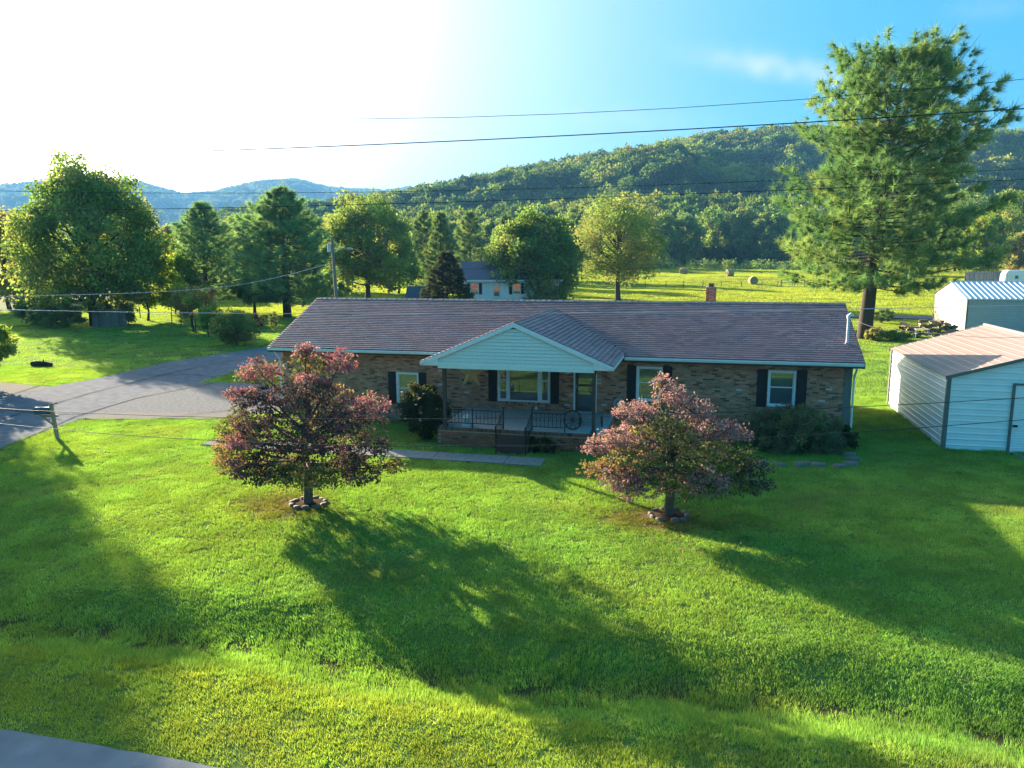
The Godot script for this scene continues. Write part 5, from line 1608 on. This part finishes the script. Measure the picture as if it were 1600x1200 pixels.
	# trees behind the white house
	var belt := [[-46.8, -114.8, 14.5, 4.6, 141, "pine"], [-42.6, -131.5, 15.0, 5.0, 142, "pine"], [-36.5, -139.0, 14.0, 4.6, 143, "pine"], [-31.3, -118.0, 11.5, 4.2, 144, "leafy"], [-24.0, -140.0, 13.5, 5.0, 145, "leafy"], [-54.0, -126.0, 13.0, 5.2, 146, "leafy"], [-66.9, -104.7, 13.6, 5.2, 147, "leafy"], [-79.8, -106.7, 14.2, 5.4, 148, "leafy"], [-96.3, -102.7, 12.0, 5.0, 149, "autumn"], [-81.7, -88.0, 8.6, 4.4, 150, "autumn"], [-98.6, -91.7, 13.2, 6.0, 151, "leafy"], [-100.6, -76.0, 13.0, 5.8, 152, "leafy"], [-64.0, -84.0, 8.5, 4.4, 153, "leafy"], [-71.0, -76.0, 6.5, 4.0, 154, "autumn"], [-58.0, -96.0, 12.0, 5.0, 155, "pine"], [-44.0, -94.0, 7.5, 3.8, 156, "leafy"], [-112.0, -66.0, 13.0, 6.5, 157, "leafy"]]
	for q in belt:
		var rank := place_in_row(q[0], q[1], belt.filter(func(e: Array) -> bool: return e[5] == q[5]))
		var g := Vector3(q[0], H(q[0], q[1]), q[1])
		if q[5] == "pine":
			conifer("backdrop_pine", rank + " from the left of the dark backdrop pines behind the white house", "pine tree", g, {"seed": q[4], "h": q[2], "r": q[3], "cb": 1.2, "branches": 80, "prof": [1.0, 0.95, 0.88, 0.78, 0.66, 0.5, 0.32, 0.12], "tufts": 20, "fan": 0.4, "tuft": 0.85, "wide": 0.05, "pal": dark}, "pines in the tree belt")
		else:
			broadleaf("backdrop_tree", rank + (" from the left of the leafy green trees in the belt behind the street" if q[5] == "leafy" else " from the left of the yellow tinged trees behind the left lawn"), "tree", g, {"seed": q[4], "h": q[2], "rx": q[3], "cb": 0.6, "n": 420, "per": 26, "leaf": 0.40, "lobes": 24, "tr": 0.22, "pal": mid + dark if q[5] == "leafy" else olive + rust}, "leafy trees in the tree belt" if q[5] == "leafy" else "yellow trees in the tree belt")
	# trees along the far edge of the hay field
	var row := [[-32.9, -222.5, 18.0, 7.0, 161], [-20.0, -236.0, 19.0, 7.5, 162], [-9.0, -246.0, 17.5, 7.0, 163], [-1.0, -251.0, 18.5, 7.6, 164], [10.0, -262.0, 19.0, 8.0, 165], [20.6, -258.0, 20.0, 8.0, 166], [29.5, -250.0, 17.5, 7.5, 167], [40.0, -258.0, 20.5, 8.0, 168], [50.0, -240.0, 17.0, 7.5, 169], [66.6, -226.0, 20.0, 8.0, 170], [-45.0, -215.0, 16.0, 7.0, 171], [80.0, -215.0, 20.0, 8.5, 172], [96.0, -205.0, 19.0, 8.0, 173], [-58.0, -208.0, 15.0, 7.0, 176], [-72.0, -196.0, 15.0, 7.0, 177], [-90.0, -185.0, 15.0, 7.5, 178]]
	for q in row:
		var lit: bool = q[4] % 3 == 0  # trees given the lighter leaf palette
		var rank := place_in_row(q[0], q[1], row.filter(func(e: Array) -> bool: return (e[4] % 3 == 0) == lit))
		broadleaf("field_edge_tree", rank + (" from the left of the light green trees along the hay field's far edge" if lit else " from the left of the dark green trees along the hay field's far edge"), "tree", Vector3(q[0], H(q[0], q[1]), q[1]), {"seed": q[4], "h": q[2], "rx": q[3], "cb": 0.6, "n": 420, "per": 26, "leaf": 0.62, "lobes": 26, "tr": 0.35, "pal": mid + [lime[2], olive[0]] if lit else mid + dark}, "light trees at the field edge" if lit else "dark trees at the field edge")
	# right edge
	for q in [[60.7, -146.5, 13.5, 4.6, 181, "bright yellow green tree right of the tall pine", lime], [74.5, -172.0, 19.0, 7.0, 182, "light green tree at the right edge behind the bright one", [lime[2], mid[3], olive[0]]], [68.5, -190.0, 19.0, 7.2, 183, "green tree partly hidden behind the tall pine's right branches", mid], [70.5, -147.0, 10.5, 5.0, 184, "pale olive tree at the right edge above the camper", olive], [52.0, -168.0, 15.0, 6.0, 185, "dark green tree behind the tall pine's lower right branches", dark + mid], [84.0, -152.0, 17.0, 6.5, 186, "tree just outside the right edge beyond the camper", mid]]:
		broadleaf("roadside_tree", q[5], "tree", Vector3(q[0], H(q[0], q[1]), q[1]), {"seed": q[4], "h": q[2], "rx": q[3], "cb": 0.5, "n": 480, "per": 26, "leaf": 0.42, "lobes": 26, "tr": 0.3, "pal": q[6]})
	for q in [[18.5, -34.4, 0.95, 0.85, 191, "small tan bush at the foot of the tall pine", olive], [22.4, -50.3, 1.5, 1.1, 192, "small round green bush near the far road", dark], [20.2, -34.9, 0.8, 1.0, 193, "low green growth right of the tall pine's foot", mid]]:
		broadleaf("small_bush", q[5], "bush", Vector3(q[0], 0, q[1]), {"seed": q[4], "h": q[2], "rx": q[3], "cb": 0.0, "n": 140, "per": 20, "leaf": 0.11, "lobes": 10, "tr": 0.02, "pal": q[6]})
	# hedgerow along the field edge
	rng.seed = 95
	var where := []
	var cols := PackedColorArray()
	for k in 150:
		var f := rng.randf()
		var x := lerpf(-30.0, 48.0, f)
		var z := -196.0 - 20.0 * sin(f * 3.0) * (1.0 - f) + rng.randf_range(-4, 4) + 6.0 * f
		where.append(Transform3D(rbasis().scaled(Vector3(1, 1, 1) * rng.randf_range(0.7, 1.3)), G(x, z) + Vector3.UP * rng.randf_range(0.2, 1.6)))
		cols.append(vary(pick(dark + mid), 0.25))
	var hd := scatter(self, "hedgerow", mesh_of(leaves(60, Vector3.ONE * 1.4, 0.5, 0.3, 0.1)), M.far_leaf, where, cols)
	tag(hd, "dark overgrown hedgerow along the far side of the hay field", "hedge")
	# trees just outside the frame at left: their shadows lie on the lawn and street
	broadleaf("street_tree", "leafy tree across the street whose branch tips show at the left edge", "tree", G(-38.5, -3.5), {"seed": 195, "h": 14.0, "rx": 5.4, "cb": 1.4, "n": 1900, "per": 26, "leaf": 0.2, "lobes": 36, "tr": 0.3, "pal": mid})
	broadleaf("street_tree", "large leafy tree across the street outside the left edge", "tree", G(-34.0, 3.4), {"seed": 196, "h": 12.5, "rx": 5.6, "cb": 1.4, "n": 1900, "per": 26, "leaf": 0.2, "lobes": 40, "tr": 0.35, "pal": mid})
	broadleaf("edge_shrub", "green shrub cut by the photo's left edge across the street", "shrub", G(-29.3, -2.6), {"seed": 197, "h": 3.4, "rx": 1.8, "cb": 0.7, "n": 240, "per": 22, "leaf": 0.16, "lobes": 14, "tr": 0.06, "pal": [mid[1], mid[3], lime[2]]})

# ------------------------------------------------------------------ hills
func hill(called: String, crest: Array, foot: float, power: float, rough: float, n_trees: int, tree_h: Vector2, pal: Array, sd: int, clump: ArrayMesh, label: String) -> void:
	rng.seed = sd
	var nz := FastNoiseLite.new()
	nz.seed = sd
	nz.frequency = 0.006
	nz.fractal_octaves = 4
	var o := Vector2(5.5, 27.9)
	var n := 90
	var m := 26
	var at := func(i: float, t: float) -> Vector3:
		var k := clampf(i, 0.0, 1.0) * (crest.size() - 1)
		var a: Vector3 = crest[int(k)]
		var c: Vector3 = crest[mini(int(k) + 1, crest.size() - 1)]
		var p := a.lerp(c, k - int(k))
		var d := o + (Vector2(p.x, p.z) - o) * lerpf(foot, 1.0, t)
		var s := 1.0 - pow(maxf(1.0 - t, 0.0), power)
		if t > 1.0: s = 1.0 - (t - 1.0) * 1.3
		var y := p.y * lerpf(foot, 1.0, t) * s
		y += nz.get_noise_2d(d.x, d.y) * rough * p.y * clampf(t * 3.0, 0, 1) * (1.0 - 0.80 * ss(0.55, 0.95, t))
		return Vector3(d.x, y + 1.6 * (1.0 - s), d.y)
	var b := MB.new()
	for i in n:
		for j in m:
			var i0 := float(i) / n
			var i1 := float(i + 1) / n
			var t0 := -0.05 + 1.5 * j / m
			var t1 := -0.05 + 1.5 * (j + 1) / m
			b.quad(at.call(i0, t0), at.call(i1, t0), at.call(i1, t1), at.call(i0, t1), Color.WHITE)
	struct(called, b.mesh(), M.hill)
	var where := []
	var cols := PackedColorArray()
	for k in n_trees:
		var t := rng.randf_range(0.0, 1.12)
		var p: Vector3 = at.call(rng.randf(), t)
		var hgt := rng.randf_range(tree_h.x, tree_h.y)
		var wd := hgt * rng.randf_range(0.42, 0.66)
		where.append(Transform3D(Basis(Vector3.UP, rng.randf() * TAU) * Basis.from_scale(Vector3(wd, hgt * 0.50, wd)), p + Vector3.UP * hgt * 0.38))
		var tone := pal[int(clampf((nz.get_noise_2d(p.x * 2.5, p.z * 2.5) + 0.5) * pal.size() + rng.randf_range(-1.5, 1.5), 0, pal.size() - 1))] as Color
		cols.append(vary(tone, 0.38))
	var f := scatter(self, called + "_forest", clump, M.far_leaf, where, cols)
	tag(f, label, "forest")

func hills() -> void:
	rng.seed = 5
	var t := Tpl.new()
	for k in 13:
		var y := 1.0 - 2.0 * (k + 0.5) / 13
		var a := k * 2.39996
		var w := sqrt(1.0 - y * y)
		var c := Vector3(cos(a) * w * 0.62, y * 0.66, sin(a) * w * 0.62)
		var l := leaves(58, Vector3.ONE * 0.36, 0.17, 0.17, 0.0)
		t.v.append_array(Transform3D(Basis.IDENTITY, c) * l.v)
		t.n.append_array(l.n)
	var clump := mesh_of(t)
	var near := [Color(0.072, 0.119, 0.028), Color(0.099, 0.152, 0.030), Color(0.134, 0.190, 0.036), Color(0.179, 0.232, 0.041), Color(0.233, 0.264, 0.050)]
	hill("wooded_hill", [Vector3(-420, 30, -560), Vector3(-330, 36, -580), Vector3(-279, 40, -588), Vector3(-237, 48, -600), Vector3(-211, 52, -607), Vector3(-174, 60, -617), Vector3(-127, 69, -631), Vector3(-74, 80, -646), Vector3(-32, 87, -657), Vector3(4, 93, -667), Vector3(47, 98, -678), Vector3(89, 99, -689), Vector3(137, 100, -701), Vector3(189, 99, -714), Vector3(232, 94, -723), Vector3(269, 89, -731), Vector3(349, 82, -750), Vector3(482, 73, -781), Vector3(620, 67, -800)], 0.44, 1.7, 0.34, 10500, Vector2(6, 20), near, 201, clump, "dense leafy forest covering the near green hill at right")
	hill("blue_mountain", [Vector3(-4477, 265, -2115), Vector3(-3482, 269, -2360), Vector3(-2983, 282, -2484), Vector3(-2735, 289, -2547), Vector3(-2585, 303, -2585), Vector3(-2411, 316, -2630), Vector3(-2261, 305, -2664), Vector3(-2148, 289, -2689), Vector3(-2011, 251, -2716), Vector3(-1910, 258, -2743), Vector3(-1775, 291, -2781), Vector3(-1664, 307, -2812), Vector3(-1588, 307, -2830), Vector3(-1487, 282, -2850), Vector3(-1338, 264, -2884), Vector3(-1239, 258, -2907), Vector3(-1138, 274, -2934), Vector3(-1014, 255, -2961), Vector3(-738, 244, -3028), Vector3(-242, 267, -3152), Vector3(265, 256, -3262)], 0.45, 1.7, 0.20, 28000, Vector2(9, 15), near, 202, clump, "far forest covering the hazy blue mountains at left")

# ------------------------------------------------------------------ grass
func grass_patch(size: float, n: int, hgt: float, wid: float, sd: int) -> ArrayMesh:
	rng.seed = sd
	var b := MB.new()
	for i in n:
		var p := Vector3(rng.randf_range(-0.5, 0.5) * size, -0.01, rng.randf_range(-0.5, 0.5) * size)
		var a := rng.randf() * TAU
		var s := Vector3(cos(a), 0, sin(a)) * wid * rng.randf_range(0.7, 1.2)
		var h := hgt * rng.randf_range(0.5, 1.15)
		var l := Vector3(rng.randf_range(-1, 1), 0, rng.randf_range(-1, 1)) * h * 0.55
		var c := Color(1, 1, 1) * rng.randf_range(0.55, 1.0)
		if rng.randf() < 0.10: c = Color(1.0, 0.85, 0.9)
		b.tri(p - s, p + Vector3.UP * h + l, p + s, Color(minf(c.r, 1.0), minf(c.g, 1.0), minf(c.b, 1.0)))
	return b.mesh()

func lawn_tone(x: float, z: float) -> Color:
	var k := 0.5 + 0.5 * patchy.get_noise_2d(x * 3.0, z * 3.0)
	var q := 0.5 + 0.5 * patchy.get_noise_2d(x * 14.0 + 50.0, z * 14.0)
	var c := Color(0.25, 0.51, 0.13).lerp(Color(0.385, 0.56, 0.125), k)
	if z < -20.0: c = c.lerp(Color(0.43, 0.53, 0.09), ss(20.0, 60.0, -z))
	if z > 17.5: c = c.lerp(Color(0.42, 0.54, 0.10), 0.8 * ss(17.5, 18.3, z))
	var ring := minf(Vector2(x + 4.9, (z - 10.7) * 1.2).length(), Vector2(x - 4.6, (z - 9.6) * 1.3).length())
	c = c.lerp(Color(0.20, 0.17, 0.06), 0.75 * (1.0 - ss(0.6, 2.0, ring)))
	var dry := 0.5 + 0.5 * patchy.get_noise_2d(x * 5.0 - 80.0, z * 5.0 + 30.0)
	c = c.lerp(Color(0.36, 0.40, 0.14), 0.55 * ss(0.58, 0.85, dry))
	return c * (0.66 + 0.62 * q)

func lawn() -> void:
	var kinds := []
	for k in 3: kinds.append([grass_patch(0.46, 300, 0.075, 0.0062, 301 + k), [], PackedColorArray()])
	rng.seed = 310
	var x := -40.0
	while x < 33.0:
		var z := -9.0
		while z < 20.6:
			var px := x + rng.randf_range(-0.15, 0.15)
			var pz := z + rng.randf_range(-0.15, 0.15)
			z += 0.29
			# only what lies within the view, with a margin for a step to the side
			var d := Vector2(px - 5.55, pz - 27.9)
			var ang := atan2(d.x, -d.y) + 0.24
			if absf(ang) > 0.95: continue
			if on_hard(px, pz): continue
			var dead := minf(Vector2(px + 4.9, (pz - 10.7) * 1.2).length(), Vector2(px - 4.6, (pz - 9.6) * 1.3).length())
			if dead < 1.2 and rng.randf() > 0.35 + 0.5 * dead / 1.2: continue
			var dd := absf(pz - ditch_line(px))
			if dd < 0.25 and rng.randf() < 0.3: continue
			var tall := 0.8 + 0.35 * patchy.get_noise_2d(px * 9.0, pz * 9.0) + 0.15 * rng.randf()
			if pz > 17.0 and dd < 1.1: tall *= 1.25 + 0.5 * rng.randf()
			if pz < 17.0 and dd < 0.9: tall *= 1.5
			if px > 13.2 and pz < 0.9: tall *= 1.9
			if px > -11.3 and px < 11.2 and pz < 0.5 and pz > -0.2: tall *= 1.5
			var nrm := Vector3(H(px - 0.2, pz) - H(px + 0.2, pz), 0.4, H(px, pz - 0.2) - H(px, pz + 0.2)).normalized()
			var bs := Basis(Quaternion(Vector3.UP, nrm)) * Basis(Vector3.UP, rng.randf() * TAU)
			var k: Array = kinds[rng.randi() % 3]
			k[1].append(Transform3D(bs * Basis.from_scale(Vector3(1, tall, 1)), G(px, pz)))
			k[2].append(vary(lawn_tone(px, pz), 0.20))
		x += 0.29
	for k in kinds: tag(scatter(self, "lawn_grass", k[0], M.grass, k[1], k[2]), "mown green grass of the front lawn", "grass", "front lawn grass")
	var lt := leaves(1, Vector3.ZERO, 0.075, 0.05, 0.0)
	var spots := []
	var hue := PackedColorArray()
	for k in 700:
		var c: Vector2 = [Vector2(-3.6, 10.9), Vector2(5.6, 9.7)][k % 2]
		var a := rng.randf() * TAU
		var rr := 0.4 + 3.4 * pow(rng.randf(), 0.8)
		var px := c.x + cos(a) * rr
		var pz := c.y + sin(a) * rr * 0.8
		if on_hard(px, pz): continue
		spots.append(Transform3D(Basis.from_euler(Vector3(rng.randf_range(1.0, 2.1), rng.randf() * TAU, 0)), G(px, pz) + Vector3.UP * 0.065))
		hue.append(vary([Color(0.34, 0.17, 0.12), Color(0.24, 0.13, 0.08), Color(0.40, 0.28, 0.13)][k % 3], 0.2))
	tag(scatter(self, "fallen_leaves", mesh_of(lt), M.leaf, spots, hue), "scattered fallen leaves on the lawn under the two dogwoods", "leaves")
	var far := [grass_patch(1.3, 300, 0.10, 0.012, 305), [], PackedColorArray()]
	x = -75.0
	while x < 48.0:
		var z := -9.0
		while z > -62.0:
			var px := x + rng.randf_range(-0.5, 0.5)
			var pz := z + rng.randf_range(-0.5, 0.5)
			z -= 1.0
			var d := Vector2(px - 5.55, pz - 27.9)
			var ang := atan2(d.x, -d.y) + 0.24
			if absf(ang) > 0.70 or on_hard(px, pz): continue
			if pz < -55.5 and pz > -60.0 and px > 2.0: continue
			if px > -11.0 and px < 10.0 and pz > -30.0: continue
			far[1].append(Transform3D(Basis(Vector3.UP, rng.randf() * TAU) * Basis.from_scale(Vector3(1, rng.randf_range(0.7, 1.1), 1)), G(px, pz)))
			far[2].append(vary(lawn_tone(px, pz), 0.12))
		x += 1.0
	tag(scatter(self, "back_lawn_grass", far[0], M.grass, far[1], far[2]), "sunlit grass of the lawns beyond the street and behind the house", "grass")
	var hayg := [grass_patch(4.4, 420, 0.16, 0.035, 306), [], PackedColorArray()]
	x = -70.0
	while x < 80.0:
		var z := -62.0
		while z > -215.0:
			var px := x + rng.randf_range(-1.5, 1.5)
			var pz := z + rng.randf_range(-1.5, 1.5)
			z -= 3.2
			hayg[1].append(Transform3D(Basis(Vector3.UP, rng.randf() * TAU), G(px, pz)))
			hayg[2].append(vary(lawn_tone(px, pz), 0.10))
		x += 3.2
	tag(scatter(self, "hay_field_grass", hayg[0], M.grass, hayg[1], hayg[2]), "bright mown grass of the hay field in the distance", "grass")

# ------------------------------------------------------------------ sky
func sky_image() -> ImageTexture:
	var w := 720
	var h := 360
	var im := Image.create(w, h, false, Image.FORMAT_RGBF)
	var s := Vector3(-cos(deg_to_rad(SUN_EL)) * sin(deg_to_rad(SUN_AZ)), sin(deg_to_rad(SUN_EL)), -cos(deg_to_rad(SUN_EL)) * cos(deg_to_rad(SUN_AZ)))
	var fl := FastNoiseLite.new()
	fl.frequency = 1.0
	fl.fractal_octaves = 4
	var wisps := [[Vector3(0.075, 0.215, -0.974), 0.075, 0.010, 0.22, 1.3], [Vector3(0.28, 0.25, -0.93), 0.035, 0.008, 0.1, 0.3], [Vector3(-0.10, 0.165, -0.98), 0.10, 0.012, 0.05, 0.3], [Vector3(0.5, 0.3, -0.81), 0.1, 0.02, 0.2, 0.4], [Vector3(-0.3, 0.5, 0.8), 0.2, 0.03, 0.2, 0.4]]
	for j in h:
		var th := PI * (j + 0.5) / h
		for i in w:
			var ph := TAU * (i + 0.5) / w
			var d := Vector3(sin(ph) * sin(th), cos(th), -cos(ph) * sin(th))
			var c := Vector3(0.16, 0.20, 0.12)
			if d.y > -0.02:
				var up := pow(clampf(d.y, 0, 1), 0.5)
				c = Vector3(0.06, 0.46, 0.78).lerp(Vector3(0.005, 0.40, 0.82), up)
				var a := rad_to_deg(acos(clampf(d.dot(s), -1, 1)))
				# palest at the horizon; brightened opposite the sun to fill the house front
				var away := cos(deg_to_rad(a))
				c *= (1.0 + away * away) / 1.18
				if a > 90.0: c += Vector3(0.34, 0.27, 0.14) * away * away * exp(-rad_to_deg(asin(clampf(d.y, 0, 1))) / 30.0)  # added pale band behind the camera, for more light on the front wall
				var veil := 0.86 * exp(-pow(maxf(a - 25.0, 0.0) / 21.3, 2.0))
				var core := 20.0 * exp(-pow(a / 13.5, 2.0)) + 3.0 * exp(-pow(a / 20.0, 2.0))
				c += Vector3(veil, veil * 0.50, veil * 0.06) + Vector3(1.0, 0.86, 0.66) * core
				for q in wisps:
					var dir: Vector3 = (q[0] as Vector3).normalized()
					if d.dot(dir) < 0.9: continue
					var r := dir.cross(Vector3.UP).normalized()
					r = r.rotated(dir, q[3])
					var u := r.cross(dir)
					var x = d.dot(r) / q[1]
					var y = d.dot(u) / q[2]
					var n := 0.5 + 0.7 * fl.get_noise_2d(x * 3.0, y * 1.2)
					var k: float = q[4] * exp(-x * x - y * y) * clampf(n, 0, 1)
					c = c.lerp(Vector3(0.95, 0.95, 0.95), k)
			c *= 0.126
			im.set_pixel(i, j, Color(c.x, c.y, c.z))
	return ImageTexture.create_from_image(im)

func _ready() -> void:
	# camera
	var cam := Camera3D.new()
	cam.name = "camera"
	cam.transform = Transform3D(Basis(Vector3(0.971466, -0.003271, -0.237154), Vector3(-0.035898, 0.986358, -0.160654), Vector3(0.234445, 0.164583, 0.958096)), Vector3(5.554, 6.366, 27.898))
	cam.fov = 53.40
	cam.near = 0.1
	cam.far = 12000.0
	add_child(cam)
	# sky, haze, exposure
	var env := Environment.new()
	env.background_mode = Environment.BG_SKY
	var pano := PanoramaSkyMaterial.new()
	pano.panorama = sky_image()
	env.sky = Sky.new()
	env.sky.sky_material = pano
	env.tonemap_mode = Environment.TONE_MAPPER_LINEAR
	env.tonemap_exposure = 8.7
	env.fog_enabled = true
	env.fog_mode = Environment.FOG_MODE_EXPONENTIAL
	env.fog_density = 0.00017
	env.fog_light_color = Color(0.48, 0.75, 1.0)
	env.sdfgi_enabled = true
	env.ssao_enabled = true
	env.ssil_enabled = true
	var we := WorldEnvironment.new()
	we.name = "world_environment"
	we.environment = env
	add_child(we)
	# sun: low, behind the house on the left
	var sun := DirectionalLight3D.new()
	sun.name = "sun"
	sun.light_energy = 1.08
	sun.light_color = Color(1.0, 0.93, 0.82)
	sun.light_angular_distance = 0.5
	sun.shadow_enabled = true
	var e := deg_to_rad(SUN_EL)
	var a := deg_to_rad(SUN_AZ)
	sun.transform.basis = Basis.looking_at(Vector3(cos(e) * sin(a), -sin(e), cos(e) * cos(a)), Vector3.UP)
	add_child(sun)

	hump.seed = 4
	hump.frequency = 0.02
	hump.fractal_octaves = 3
	patchy.seed = 8
	patchy.frequency = 0.035
	patchy.fractal_octaves = 3
	make_cube()
	materials()
	# ground, street, paths
	struct("ground", grid(steps([-6000, -1000, 500, -400, 100, -100, 20, -36, 2.0, 30, 0.5, 60, 2.0, 120, 12, 400, 70, 1000, 200, 5000, 500]), steps([-5200, -1200, 500, -400, 100, -260, 20, -60, 5.0, -14, 1.0, 6, 0.4, 21, 0.2, 30, 1.0, 60, 10])), M.soil)
	struct("street", drape(street_poly, 0.022, 1.5, Color.WHITE, 0.20), M.asphalt)
	struct("parking_apron", drape(apron_poly, 0.030, 1.5, Color.WHITE, 0.30), M.paving)
	struct("gravel_shoulder", drape(PackedVector2Array([Vector2(-18.5, 3.1), Vector2(-16.6, 2.5), Vector2(-14.8, 2.05), Vector2(-13.0, 1.65), Vector2(-12.0, 1.0), Vector2(-12.9, 0.5), Vector2(-14.8, 0.9), Vector2(-16.8, 1.3), Vector2(-18.4, 2.2)]), 0.038, 1.5, Color.WHITE, 0.35), M.gravel)
	for q in [[[-26.6, -3.3], [-25.9, -1.2], [-26.0, 1.8], [-26.3, 6.0]], [[-20.4, 9.0], [-21.3, 4.0], [-22.4, -2.0], [-22.9, -9.0], [-22.5, -15.0]], [[-17.6, 6.2], [-18.9, 2.6], [-19.3, -1.4], [-18.4, -5.9]], [[-24.8, 3.0], [-22.6, 2.2], [-20.2, 2.5], [-18.6, 1.9]], [[-25.3, -8.0], [-23.4, -7.4], [-21.4, -8.1], [-19.6, -7.7]]]:
		var left := PackedVector2Array()
		var right := PackedVector2Array()
		for i in q.size():
			var p := Vector2(q[i][0], q[i][1])
			var d := (Vector2(q[mini(i + 1, q.size() - 1)][0], q[mini(i + 1, q.size() - 1)][1]) - Vector2(q[maxi(i - 1, 0)][0], q[maxi(i - 1, 0)][1])).normalized().orthogonal() * 0.035
			left.append(p + d)
			right.append(p - d)
		right.reverse()
		left.append_array(right)
		struct("tar_seam", drape(left, 0.046, 1.5, Color.WHITE, 0.02), M.tar)
	struct("gravel_drive", drape(side_poly, 0.018, 1.5, Color.WHITE, 0.2), M.gravel)
	struct("road", drape(PackedVector2Array([Vector2(-60, 20.15), Vector2(60, 20.15), Vector2(60, 26.5), Vector2(-60, 26.5)]), 0.03, 1.0, Color.WHITE, 0.09), M.road)
	struct("far_road", drape(PackedVector2Array([Vector2(4, -56.0), Vector2(90, -56.6), Vector2(90, -60.2), Vector2(4, -59.6)]), 0.10, 3.0), M.paving)
	rng.seed = 21
	var sx := -10.9
	while sx < 0.2:
		var b := MB.new()
		box(b, Vector3(sx + 0.585, H(sx, 5.2) - 0.02 + rng.randf() * 0.012, 5.17), Vector3(1.17, 0.12, 0.88), Color.WHITE, Basis(Vector3.UP, rng.randf_range(-0.01, 0.01)))
		struct("path_slab", b.mesh(), M.concrete)
		sx += 1.19
	house()
	outbuildings()
	hills()
	trees()
	lines()
	yard()
	lawn()
